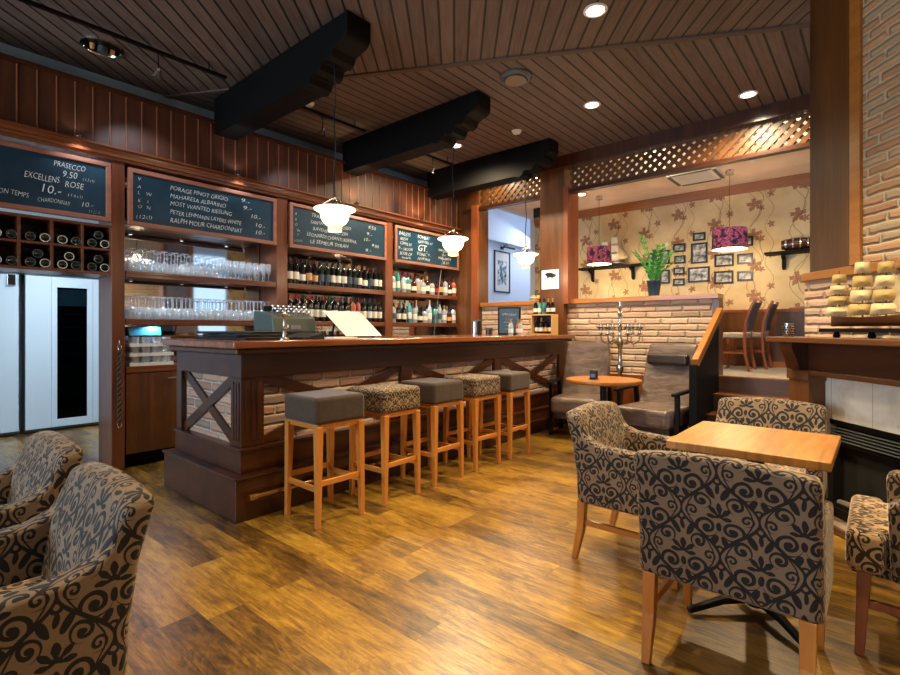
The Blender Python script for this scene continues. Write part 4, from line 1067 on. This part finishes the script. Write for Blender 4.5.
# drum pendants
def drum(label, loc, r, zt, zc):
    t = thing('drum_pendant', label, 'pendant lamp', loc, 0, 'drum pendants of the raised room')
    h_ = .26
    m_ = MB(); N = 36; m_.lathe([(r, 0), (r*.97, h_)], n=N, cap=False); m_.lathe([(r-.004, 0), (r*.97-.004, h_)], n=N, cap=False, m=1); m_.build('lamp_shade', ['drum_fabric', 'mat_white'], t)
    MB().lathe([(0, .004), (r-.006, .004), (r-.006, .010), (0, .010)], n=N).build('diffuser', 'shade_glow', t)
    MB().tube([(0, 0, h_-.03), (0, 0, zc-loc[2]-.05)], .003, 6).build('cord', 'black_plastic', t)
    MB().lathe([(.055, zc-loc[2]-.05), (.05, zc-loc[2]-.02), (.055, zc-loc[2])], n=18).build('ceiling_rose', 'chrome', t)
    m_ = MB()
    for k in range(3): a = k*2*PI/3; m_.tube([(0, 0, h_-.03), ((r-.006)*math.cos(a), (r-.006)*math.sin(a), h_-.03)], .003, 5)
    m_.build('spider_ring', 'chrome', t)
    l = light('drum_pendant_light', 'POINT', (loc[0], loc[1], loc[2]-.03), 26, WARM, size=.12)
drum('left drum pendant with purple floral shade, in front of the small ship', (-3.25, 7.3, 2.21), .185, 0, 3.25)
drum('right drum pendant with purple floral shade, in front of the picture frames', (-1.45, 7.2, 2.24), .205, 0, 3.25)
# AC cassette, detector
t = thing('air_conditioner', 'white ceiling air conditioner cassette in the raised room', 'air conditioner', (-1.83, 7.12, 3.25))
MB().box(-.29, .29, -.29, .29, -.035, 0).build('housing', 'white_plastic', t, bevel=.006)
m_ = MB()
for k in range(9): m_.box(-.2, .2, -.19+.045*k, -.172+.045*k, -.041, -.036)
m_.build('intake_slats', 'white_plastic', t, smooth=False)
for a in (0, 1, 2, 3):
    o = MB().box(-.24, .24, .25, .29, -.042, -.0355).build('air_flap', 'steel_dark', t, smooth=False); o.rotation_euler = (0, 0, a*PI/2)
def puck(label, loc, r=.05, h_=.035, name='smoke_detector', cat='smoke detector'):
    t = thing(name, label, cat, loc)
    MB().lathe([(r, 0), (r, -h_*.5), (r*.8, -h_*.9), (0, -h_)], n=24).build('housing', 'white_plastic', t)
    MB().lathe([(r+.008, 0), (r+.008, -.006), (r, -.006)], n=24, cap=False).build('mounting_ring', 'white_plastic', t)
puck('round white smoke detector on the pale ceiling of the raised room', (-1.15, 6.9, 3.25))
puck('small white detector on the dark ceiling above the farthest beam', (-3.19, 4.91, CZ))
puck('small white detector on the dark ceiling between first and middle beam', (-4.40, 2.93, CZ), .045)
# potted plant
t = thing('potted_plant', 'green zamia plant in a blue pot standing on the knee wall', 'potted plant', (-2.06, 6.19, 1.6155))
MB().lathe([(.055, 0), (.06, .005), (.082, .17), (.086, .175), (.086, .19), (.076, .19), (.074, .16), (0, .16)], n=28).build('pot', 'blue_pot', t)
MB().lathe([(0, .164), (.073, .163)], n=20, cap=False).build('soil', 'soot', t)
rs = random.Random(3)
for k in range(10):
    a = rs.uniform(0, 2*PI); L_ = rs.uniform(.26, .5); le = rs.uniform(.15, .55)
    if k == 0: a, L_, le = PI*.93, .60, .22
    if k == 1: a, L_, le = 0.1, .34, .75
    pts = []; 
    for i in range(8):
        q = i/7; rr = .02+L_*le*q**1.3; pts.append(Vector((math.cos(a)*rr, math.sin(a)*rr, .16+L_*q*(1-.25*le*q))))
    st = MB().tube(pts, .006, 6, r1=.003).build('stem', 'green_stem', t)
    lf = MB()
    for i in range(1, 8):
        for s in (-1, 1):
            p = pts[i]; d = (pts[i]-pts[i-1]).normalized(); sd = d.cross(Vector((0, 0, 1)))
            sd = (sd.normalized() if sd.length > .1 else Vector((1, 0, 0)))*s; l_ = .085; w_ = .024
            tip = p+(sd*.8+d*.55).normalized()*l_; mid = (p+tip)/2; nn_ = sd.cross(d).normalized(); wv = d.cross(nn_).normalized() if False else (tip-p).normalized().cross(nn_)*w_
            lf.add([p, mid+wv+nn_*.004, tip, mid-wv+nn_*.004, p-nn_*.001, mid+wv+nn_*.002, tip-nn_*.001, mid-wv+nn_*.002], [(0, 1, 2, 3), (7, 6, 5, 4), (0, 4, 5, 1), (1, 5, 6, 2), (2, 6, 7, 3), (3, 7, 4, 0)])
    lf.build('leaves', 'green_leaf', st)
# back room chairs (side view, facing -x) and table
def side_chair(label, loc, rz):
    t = thing('dining_chair', label, 'chair', loc, rz, 'dark curved chairs of the raised room')
    for s in (-1, 1):
        pts = [(.24, s*.2, 0), (.20, s*.2, .2), (.19, s*.2, .42), (.21, s*.2, .62), (.27, s*.2, .80), (.31, s*.2, .87)]
        m_ = MB()
        for p, q in zip(pts[:-1], pts[1:]): m_.bar(p, q, .03, .042, up=(0, 1, 0))
        m_.build('rear_leg', 'walnut', t, bevel=.004)
        MB().bar((-.2, s*.2, 0), (-.2, s*.2, .42), .032, .032).build('leg', 'walnut', t, bevel=.004)
        MB().bar((-.19, s*.2, .22), (.19, s*.2, .22), .02, .025).build('stretcher', 'walnut', t, bevel=.002)
    MB().box(-.22, .2, -.19, .19, .40, .47).build('seat', 'carpet_grey', t, bevel=.02, seg=3)
    bk = MB(); pr = [(.195, .50), (.21, .62), (.255, .77), (.29, .84)]
    g = [[(x+.004, -.185, z), (x+.004, .185, z)] for x, z in pr]; bk.sheet(g, .025); bk.build('back_panel', 'steel_dark', t)
    return t
side_chair('nearer dark curved chair at the raised room table, by the handrail', (-1.43, 7.15, .706), 0)
side_chair('farther dark curved chair at the raised room table', (-1.32, 7.66, .706), 0)
t = thing('dining_table', 'dark wooden table in the raised room behind the knee wall', 'table', (-2.05, 7.2, .706))
MB().box(-.45, .35, -.4, .4, .70, .735).build('tabletop', 'dark_chair_wood', t, bevel=.004)
MB().lathe([(.04, .02), (.04, .70)], n=14).build('pedestal', 'black_metal', t); MB().lathe([(.25, 0), (.25, .015), (.05, .03)], n=24).build('base', 'black_metal', t)
t = thing('salt_shaker', 'small white shaker on the dark table of the raised room', 'salt shaker', (-1.80, 6.95, 1.4415))
MB().lathe([(.02, 0), (.024, .01), (.018, .05)], n=14).build('shaker_body', 'white_plastic', t); MB().lathe([(.018, .05), (.016, .065), (0, .07)], n=14).build('shaker_cap', 'chrome', t)
# framed poster in the passage and its picture light
t = thing('wall_picture', 'tall black framed pale print on the white passage wall', 'picture', (-6.298, 8.80, 2.02))
f = MB()
for q in ((0, .60, 0, .03), (0, .60, .88, .91), (0, .03, .03, .88), (.57, .60, .03, .88)): f.box(0, .025, *q)
f.build('frame', 'picture_black', t, bevel=.003); MB().box(0, .008, .03, .57, .03, .88).build('picture_mat', 'mat_white', t, smooth=False); MB().box(.0085, .010, .13, .47, .16, .70).build('print', 'poster_print', t, smooth=False)
t = thing('picture_light', 'black curved picture light above the print in the passage', 'picture light', (-6.298, 9.1, 3.0))
MB().box(0, .02, -.05, .05, -.03, .03).build('wall_plate', 'black_metal', t); MB().tube([(.01, 0, 0), (.12, 0, .06), (.2, 0, .0)], .008, 8).build('arm', 'black_metal', t)
T = Matrix.Translation((.2, 0, -.01)) @ Matrix.Rotation(PI/2, 4, 'X'); MB().lathe([(.025, -.2), (.025, .2)], n=14, T=T).build('lamp_tube', 'black_metal', t)
t = thing('wall_speaker', 'small black loudspeaker on the column edge, high in the passage opening', 'loudspeaker', (-3.60, 6.15, 2.78))
MB().box(-.09, .04, -.05, .07, 0, .14).build('speaker_case', 'black_plastic', t, bevel=.01); MB().box(-.08, .03, -.054, -.05, .01, .13).build('speaker_grille', 'grille_metal', t); MB().box(.04, .07, -.02, .02, .05, .09).build('wall_bracket', 'black_metal', t)
# notice on the column
t = thing('wall_notice', 'small square white print with a bird drawing on the wooden column', 'notice', (-3.50, 6.018, 1.76))
MB().box(0, .26, -.008, 0, 0, .26).build('print_sheet', 'paper', t, bevel=.002)
m_ = MB(); cx, cz = .13, .17
m_.prism([(.05, .20), (.08, .225), (.15, .22), (.21, .19), (.23, .20), (.21, .16), (.17, .155), (.16, .11), (.15, .155), (.10, .155), (.075, .12), (.085, .17)], -.0095, -.0082, 'y'); m_.box(.05, .16, -.0095, -.0082, .03, .036)
m_.build('bird_drawing', 'picture_black', t, smooth=False)

# ================================================================ THINGS ON THE BAR
BZ = 1.1455
t = thing('menu_folders', 'flat stack of black menu folders on the near end of the bar', 'menu folders', (-3.58, 1.84, BZ))
for k, (a, dx, dy) in enumerate(((.02, 0, 0), (-.10, .02, .02), (.16, -.03, -.02))):
    o = MB().box(-.40+k*.03, .36-k*.04, -.20+k*.01, .20-k*.02, .020*k, .020*k+.018).build('folder', 'black_plastic', t, bevel=.004); o.rotation_euler = (0, 0, a)
t = thing('menu_holder', 'black open menu folder leaning low behind the flat folders', 'menu', (-3.37, 2.17, BZ))
o = MB().box(-.19, .19, -.095, .095, 0, .012).build('folder_base', 'black_plastic', t, bevel=.003)
MB().prism([(-.09, .012), (.09, .012), (.09, .045)], -.185, .185, 'x').build('folder_cover', 'black_plastic', t, bevel=.003)
# vintage typewriter style register
t = thing('cash_register', 'dark green antique cash register with round keys on the bar', 'cash register', (-3.80, 2.30, BZ), .04)
MB().box(-.17, .17, -.22, .22, 0, .05).build('register_base', 'grille_metal', t, bevel=.008)
g = MB().prism([(-.15, .05), (.15, .05), (.13, .17), (.02, .21), (-.15, .23)], -.205, .205, 'y').build('register_body', 'leather_dark', t, bevel=.012, seg=3)
g.data.materials[0] = plain('register_green', '56625c', .35, .1)
kb = 0
for r in range(3):
    for k in range(7):
        a = MB().tube([(.10-.035*r, -.15+.05*k, .18+.010*r), (.125-.035*r, -.15+.05*k, .215+.022*r)], .004, 6); a.lathe([(.016, 0), (.016, .009), (0, .009)], c=(.125-.035*r, -.15+.05*k, .215+.022*r), n=10)
        a.build('key', 'chrome', t)
MB().box(.142, .150, -.05, .05, .075, .105).build('name_plate', 'silver', t); MB().box(-.14, -.06, -.12, .12, .225, .27).build('display_hood', 'black_metal', t, bevel=.006)
t = thing('beer_tap', 'slim silver ornamental tap standing before the cash register', 'beer tap', (-3.12, 1.88, BZ))
MB().lathe([(.035, 0), (.035, .006), (.014, .02), (.010, .06), (.016, .075), (.010, .09), (.010, .16), (.02, .175), (.01, .19), (.006, .215), (0, .22)], n=16).build('tap_column', 'silver', t)
MB().tube([(0, -.05, .165), (0, -.02, .178), (0, .02, .178), (0, .05, .165)], .006, 8).build('handles', 'silver', t); MB().tube([(0, 0, .10), (.04, 0, .105), (.05, 0, .08)], .006, 8).build('spout', 'silver', t)
# white sheet
t = thing('menu_sheet', 'large blank white menu sheet leaning on a stand beside the cash register', 'menu sheet', (-3.42, 2.66, BZ))
g = []
for i in range(9):
    q = i/8; y_ = -.02-.13*q; x_ = -.20*q-.05*max(0, q-.75); z_ = .012+.25*q-.6*max(0, q-.85)**1.5
    g.append([(x_-.12*w_*0+.0, y_+w_*.40+.0, z_) for w_ in (0, .25, .5, .75, 1)])
MB().sheet(g, .003).build('sheet', 'paper', t)
m_ = MB(); m_.box(-.22, .03, .0, .03, 0, .012); m_.bar((-.20, -.02, .006), (-.19, .02, .22), .012, .012); m_.box(-.22, .03, .24, .27, 0, .012); m_.build('stand', 'black_metal', t)
t = thing('stacked_paper', 'small pile of white notes on the bar before the cash register', 'paper pile', (-3.12, 2.36, BZ))
MB().box(-.06, .06, -.11, .11, 0, .010).build('note_pile', 'paper', t, bevel=.001); MB().box(-.055, .05, -.10, .09, .0101, .014).build('top_note', 'mat_white', t)
# far end of the bar: menu chalkboard, crate with bottles, tins
t = thing('menu_board', 'small black chalkboard menu standing on the far end of the bar', 'chalkboard', (-3.66, 5.46, BZ), -PI/2+.35)
MB().box(-.015, .015, -.15, .15, 0, .36).build('frame', 'black_wood_z', t, bevel=.003); MB().box(.0155, .017, -.13, .13, .02, .34).build('slate', 'blackboard', t, smooth=False)
text_parts([('OPEN MENU', -.10, .25, .04, .20), ('TODAY', -.05, .19, .035, .10), ('BURGER', -.07, .15, .03, .12), ('PASTA', -.05, .11, .03, .09), ('SALAD', -.06, .07, .03, .10)], 'chalk', t, .0178)
MB().bar((-.01, 0, .2), (-.12, 0, .011), .02, .01).build('stand', 'black_wood_z', t)
t = thing('wooden_crate', 'pale wooden crate holding small bottles at the column end of the bar', 'crate', (-3.23, 5.62, BZ))
m_ = MB()
for q in ((-.15, .15, -.08, .08, 0, .014), (-.15, .15, -.08, .08, .246, .26), (-.15, -.136, -.08, .08, .014, .246), (.136, .15, -.08, .08, .014, .246)): m_.box(*q)
m_.build('crate_frame', 'label_tan', t, bevel=.002); MB().box(-.136, .136, .07, .078, .014, .246).build('back_board', 'bar_wood_x', t, smooth=False)
bs = [('small', 'bottle_black', 'label_white', 'foil_black'), ('small', 'bottle_green', 'label_white', 'foil_gold'), ('small', 'bottle_black', 'label_tan', 'foil_black')]
for k in range(4): put_bottle(bs[k % 3], (-3.33+.067*k, 5.60, BZ+.0145), 'small dark bottle, %s from the left inside the wooden crate' % ordinal(k), 'small bottles in the crate')
bt = [('small', 'bottle_black', 'label_white', 'foil_gold'), ('small', 'bottle_teal', 'label_white', 'foil_black'), ('small', 'bottle_teal', 'label_blue', 'foil_black'), ('small', 'bottle_black', 'label_white', 'foil_gold'), ('small', 'bottle_black', 'label_white', 'foil_gold')]
for k in range(5): put_bottle(bt[k], (-3.355+.062*k, 5.61, BZ+.2605), '%s small bottle, %s from the left on top of the wooden crate' % (cname[bt[k][1]], ordinal(k)), 'small bottles on top of the crate')
for k, (x, y, g) in enumerate(((-3.52, 5.28, 'bottle_clear'), (-3.44, 5.33, 'bottle_rose'), (-3.36, 5.26, 'bottle_clear'), (-3.46, 5.20, 'bottle_clear'))):
    put_bottle(('small', g, 'label_white', 'foil_gold'), (x, y, BZ), 'small %s bottle, %s of the loose group before the menu board' % (cname[g], ordinal(k)), 'loose small bottles on the bar')
def canister(label, loc, r, h_, mt):
    t = thing('canister', label, 'canister', loc, 0, 'canisters on the far bar end'); MB().lathe([(r, 0), (r, h_)], n=20).build('canister_body', mt, t); MB().lathe([(r+.003, h_), (r+.003, h_+.015), (0, h_+.018)], n=20).build('canister_lid', 'steel_dark', t)
canister('tall shiny steel canister on the bar end, left of the small brick panel', (-4.03, 5.2, BZ), .035, .17, 'chrome')
canister('tall dark canister beside the shiny steel one on the bar', (-4.06, 5.32, BZ), .035, .18, 'black_plastic')
canister('low wide steel tin on the bar, left of the menu board', (-3.95, 5.42, BZ), .048, .075, 'chrome')
canister('low dark tin between the steel tin and the menu board', (-3.86, 5.28, BZ), .04, .07, 'bottle_brown')
t = thing('fruit_bowl', 'shallow white dish on the sill behind the bar end', 'bowl', (-3.70, 6.17, 1.6155))
MB().lathe([(.03, 0), (.03, .01), (.09, .045), (.086, .048), (.03, .016), (0, .016)], n=24).build('dish', 'white_plastic', t)
for k, (dx, dy) in enumerate(((0, 0), (.05, .03), (-.04, .03))):
    t = thing('orange', 'orange fruit in the dish on the sill, %s' % ['in the middle', 'at the right', 'at the left'][k], 'fruit', (-3.70+dx*.9, 6.17+dy*.5-(.025 if k == 0 else 0), 1.6155+.02+.033), 0, 'oranges in the dish')
    MB().lathe([(0, -.03)]+[(.03*math.cos(a), .03*math.sin(a)) for a in [(-5+i)*PI/12 for i in range(11)]]+[(0, .03)], n=16).build('peel', 'fruit_orange', t)
    MB().lathe([(.004, .028), (.003, .034)], n=6).build('stalk', 'green_stem', t)

# ================================================================ LAMPS
def pendant(label, loc, zc):
    t = thing('pendant_lamp', label, 'pendant lamp', loc, 0, 'white glass pendants above the bar')
    MB().lathe([(.058, -.080), (.085, -.062), (.104, -.030), (.110, .0), (.112, .018), (.140, .030), (.158, .040), (.158, .046), (.140, .050), (.07, .062)], n=36, cap=False).build('lamp_shade', 'shade_glow', t, angle=80)
    MB().lathe([(.05, -.125), (.054, -.115), (.05, -.085), (.045, -.076)], n=28).build('lower_cup', 'shade_warm', t)
    MB().lathe([(.05, .05), (.035, .075), (.02, .09), (.012, .12), (.018, .135), (.006, .15)], n=20).build('lamp_holder', 'silver', t)
    m_ = MB()
    for k in range(3): a = k*2*PI/3; m_.tube([(.13*math.cos(a), .13*math.sin(a), .05), (.06*math.cos(a), .06*math.sin(a), .10), (.01*math.cos(a), .01*math.sin(a), .13)], .003, 6)
    m_.build('shade_hooks', 'silver', t)
    L_ = zc-loc[2]; MB().tube([(0, 0, .14)]+[(.006*math.sin(z*14), .006*math.cos(z*14), z) for z in fr(.2, L_-.02, 16)]+[(0, 0, L_)], .005, 6).build('cord', 'black_plastic', t)
    light('pendant_light', 'POINT', (loc[0], loc[1], loc[2]-.17), 9, WARM, size=.06)
    light('pendant_light', 'POINT', (loc[0], loc[1], loc[2]+.075), 3, WARM, size=.04)
pendant('nearest glass pendant lamp, hanging from the first ceiling beam over the bar', (-3.17, 2.34, 2.095), 3.33)
pendant('middle glass pendant lamp, hanging from the second ceiling beam', (-3.31, 3.91, 2.10), 3.26)
pendant('farthest glass pendant lamp, before the opening to the white passage', (-3.39, 5.43, 2.12), 3.26)
def downlight(label, loc, e, ang=105, glow=True, col=WARM, visible=True):
    if visible:
        t = thing('ceiling_downlight', label, 'downlight', loc, 0, 'recessed ceiling downlights')
        MB().lathe([(.062, -.001), (.085, -.001), (.085, -.006), (.066, -.010), (.062, -.004)], n=28, cap=False).build('trim_ring', 'white_plastic', t)
        MB().lathe([(0, -.004), (.062, -.004)], n=28, cap=False).build('lamp_disc', 'lamp_glow', t)
    light('downlight_beam', 'SPOT', (loc[0], loc[1], loc[2]-.03), e, col, (loc[0], loc[1], 0), .05, spot=ang, blend=.7)
downlight('largest bright downlight at the top of the photo', (-1.55, 3.42, CZ), 230, 100)
downlight('downlight above the leather recliners, right of the round vent', (-2.23, 4.84, CZ), 210)
downlight('downlight close to the lattice header at the right', (-.97, 5.62, CZ), 220, 155)
downlight('downlight between the middle beam and the farthest beam', (-4.02, 4.80, CZ), 260, 158)
downlight('downlight hidden behind the farthest beam, lighting the header', (-4.2, 5.80, CZ), 45, 168)
downlight('downlight over the damask armchairs, above the camera view', (-.3, 2.3, CZ), 200, 98)
downlight('downlight over the floor between bar and tables, above the camera view', (-1.75, 1.5, CZ), 160)
downlight('downlight by the fireplace wall, above the camera view', (.55, 1.9, CZ), 230, 98)  # unseen downlight added to brighten the marble around the fire
downlight('downlight over the corner armchairs, above the camera view', (-2.1, -.6, CZ), 60)
downlight('downlight in the raised room ceiling', (-3.4, 7.0, 3.25), 45, 120)
# big round unlit fitting
t = thing('ceiling_lamp', 'round silver rimmed ceiling fitting with two small bulbs, top left of the photo', 'ceiling lamp', (-4.80, 1.25, CZ))
MB().lathe([(.13, -.001), (.15, -.001), (.15, -.012), (.135, -.016), (.13, -.006)], n=36, cap=False).build('trim_ring', 'chrome', t)
MB().lathe([(0, -.003), (.13, -.003)], n=30, cap=False).build('reflector', 'black_metal', t)
for s in (-1, 1): MB().lathe([(.018, -.004), (.016, -.04), (0, -.05)], c=(0, s*.07, 0), n=12).build('bulb', 'label_tan', t)
MB().lathe([(.035, -.004), (.035, -.05), (0, -.052)], n=16).build('centre_cap', 'steel_dark', t)
# speaker vent
t = thing('ceiling_vent', 'round grey air vent on the dark panelled ceiling near the middle', 'ceiling vent', (-2.51, 3.85, CZ))
MB().lathe([(.145, 0), (.145, -.012), (.12, -.03), (.11, -.03)], n=36, cap=False).build('outer_ring', 'steel_dark', t)
MB().lathe([(0, -.045), (.095, -.045), (.10, -.038), (.095, -.032), (0, -.032)], n=32).build('vent_disc', 'vent_tan', t)
t['label'] = 'round brown and grey air vent on the dark panelled ceiling near the middle'
MB().lathe([(.03, -.032), (.03, -.0)], n=12).build('vent_stem', 'black_metal', t)
# track with spotlights
for k, (a, b) in enumerate(((.2, 2.07), (2.31, 3.65), (3.89, 5.21), (5.45, 5.98))):
    t = thing('lamp_track', '%s stretch of the thin black lighting track along the bar ceiling' % ['nearest', 'second', 'third', 'short farthest'][k], 'lighting track', (-4.38, 0, 3.44))
    MB().box(-.016, .016, a, b, -.012, .012).build('track_rail', 'black_metal', t, bevel=.003)
    for yy in (a+.15, b-.15): MB().tube([(0, yy, .012), (0, yy, .08)], .005, 6).build('hanger', 'black_metal', t)
for k, (y, ty) in enumerate(((1.52, 1.0), (3.08, 3.0), (4.77, 4.9))):
    t = thing('track_spotlight', '%s small silver spotlight hanging from the lighting track' % ['nearest', 'middle', 'farthest'][k], 'spotlight', (-4.38, y, 3.427))
    MB().tube([(0, 0, 0), (0, 0, -.13)], .005, 6).build('drop_rod', 'black_metal', t)
    o = MB().lathe([(.015, .03), (.02, .0), (.045, -.03), (.047, -.035), (.04, -.03), (0, -.02)], n=20).build('lamp_head', 'chrome', t); o.location = (0, 0, -.15); o.rotation_euler = (0, .55, 0)
    o2 = MB().lathe([(0, -.028), (.036, -.030)], n=18, cap=False).build('lens', 'bulb_cool', o); 
    light('track_spot_beam', 'SPOT', (-4.41, y, 3.22), 17, (.85, .9, 1.0), (-4.95, y+.1, 2.3), .03, spot=85, blend=.6)
# added lamps stand in for track-light reflections and wash the frieze
for k, y in enumerate((1.12, 2.45, 3.95, 5.1)):
    t = thing('cornice_lamp', 'tiny silver lamp under the plank frieze above the %s chalkboard' % ['leftmost', 'second', 'third', 'rightmost'][k], 'lamp', (-4.90, y, 2.765), 0, 'cornice lamps')
    MB().lathe([(.03, 0), (.03, .012), (.02, .02), (0, .02)], n=18).build('lamp_body', 'chrome', t)
    MB().lathe([(0, .0202), (.018, .0202)], n=14, cap=False).build('lens', 'bulb_cool', t)
    light('cornice_beam', 'SPOT', (-4.895, y, 2.80), (.5, 1.0, 5, 6)[k], (1, .66, .34) if k > 1 else (.9, .88, 1), (-4.97, y, 3.2), .015, spot=120)
    light('board_beam', 'SPOT', (-4.86, y, 2.75), 3.5, (.85, .9, 1), (-4.93, y, 2.3), .02, spot=120)
# lamps added to brighten the fridges and the bar shelves
t = thing('corridor_lamp', 'flat cool ceiling lamp in the corridor before the fridges, hidden behind the wine rack', 'ceiling lamp', (-6.5, 1.5, 2.75))
MB().box(-.15, .15, -.6, .6, -.04, 0).build('lamp_housing', 'white_plastic', t, bevel=.004)
MB().box(-.13, .13, -.58, .58, -.044, -.0405).build('diffuser', 'bulb_cool', t, smooth=False)
light('corridor_light', 'AREA', (-6.5, 1.5, 2.69), 21, (.8, .9, 1), (-7.5, 1.5, .9), .25, 1.1).data.spread = 1.6
for i, (y0, y1) in enumerate(bays):  # small lamps added to brighten the glasses and bottles
    for z, w_ in ((2.165, 'behind the chalkboard foot'), (1.703, 'under the upper shelf'))+(((1.283, 'under the middle shelf'),) if i == 0 else ()):
        for q in range(3):
            yy = y0+(y1-y0)*(q+.5)/3
            t = thing('shelf_light', 'tiny round lamp %s, %s in the %s' % (w_, ['left one', 'centre one', 'right one'][q], bn[i]), 'shelf light', (-5.03, yy, z), 0, 'shelf lamps behind the bar')
            MB().lathe([(.022, 0), (.022, -.008), (.016, -.010)], n=14, cap=False).build('lamp_ring', 'chrome', t)
            MB().lathe([(0, -.009), (.016, -.009)], n=12, cap=False).build('lens', 'bulb_cool' if i == 0 else 'shade_warm', t)
            light('shelf_lamp_beam', 'SPOT', (-5.03, yy, z-.02), (5.5, 2.0, 2.8)[i]*.8, (COOL, (1, .85, .7), (.85, .92, 1))[i], (-5.1, yy, z-1), .012, spot=150, blend=.5)

for k, x in enumerate((-3.9, -2.2, -.6)):  # lamps added in the cove to backlight the lattice holes
    t = thing('cove_lamp', 'small lamp in the ceiling cove behind the lattice, %s' % ['left one above the white passage', 'middle one', 'right one beside the fireplace wall'][k], 'lamp', (x, 6.5, 3.5), 0, 'cove lamps')
    MB().lathe([(.05, 0), (.05, -.02), (.0, -.022)], n=20).build('lamp_body', 'white_plastic', t)
    MB().lathe([(0, -.023), (.035, -.023)], n=16, cap=False).build('lens', 'lamp_glow', t)
    light('cove_light', 'POINT', (x, 6.5, 3.40), 7, WARM, size=.05)
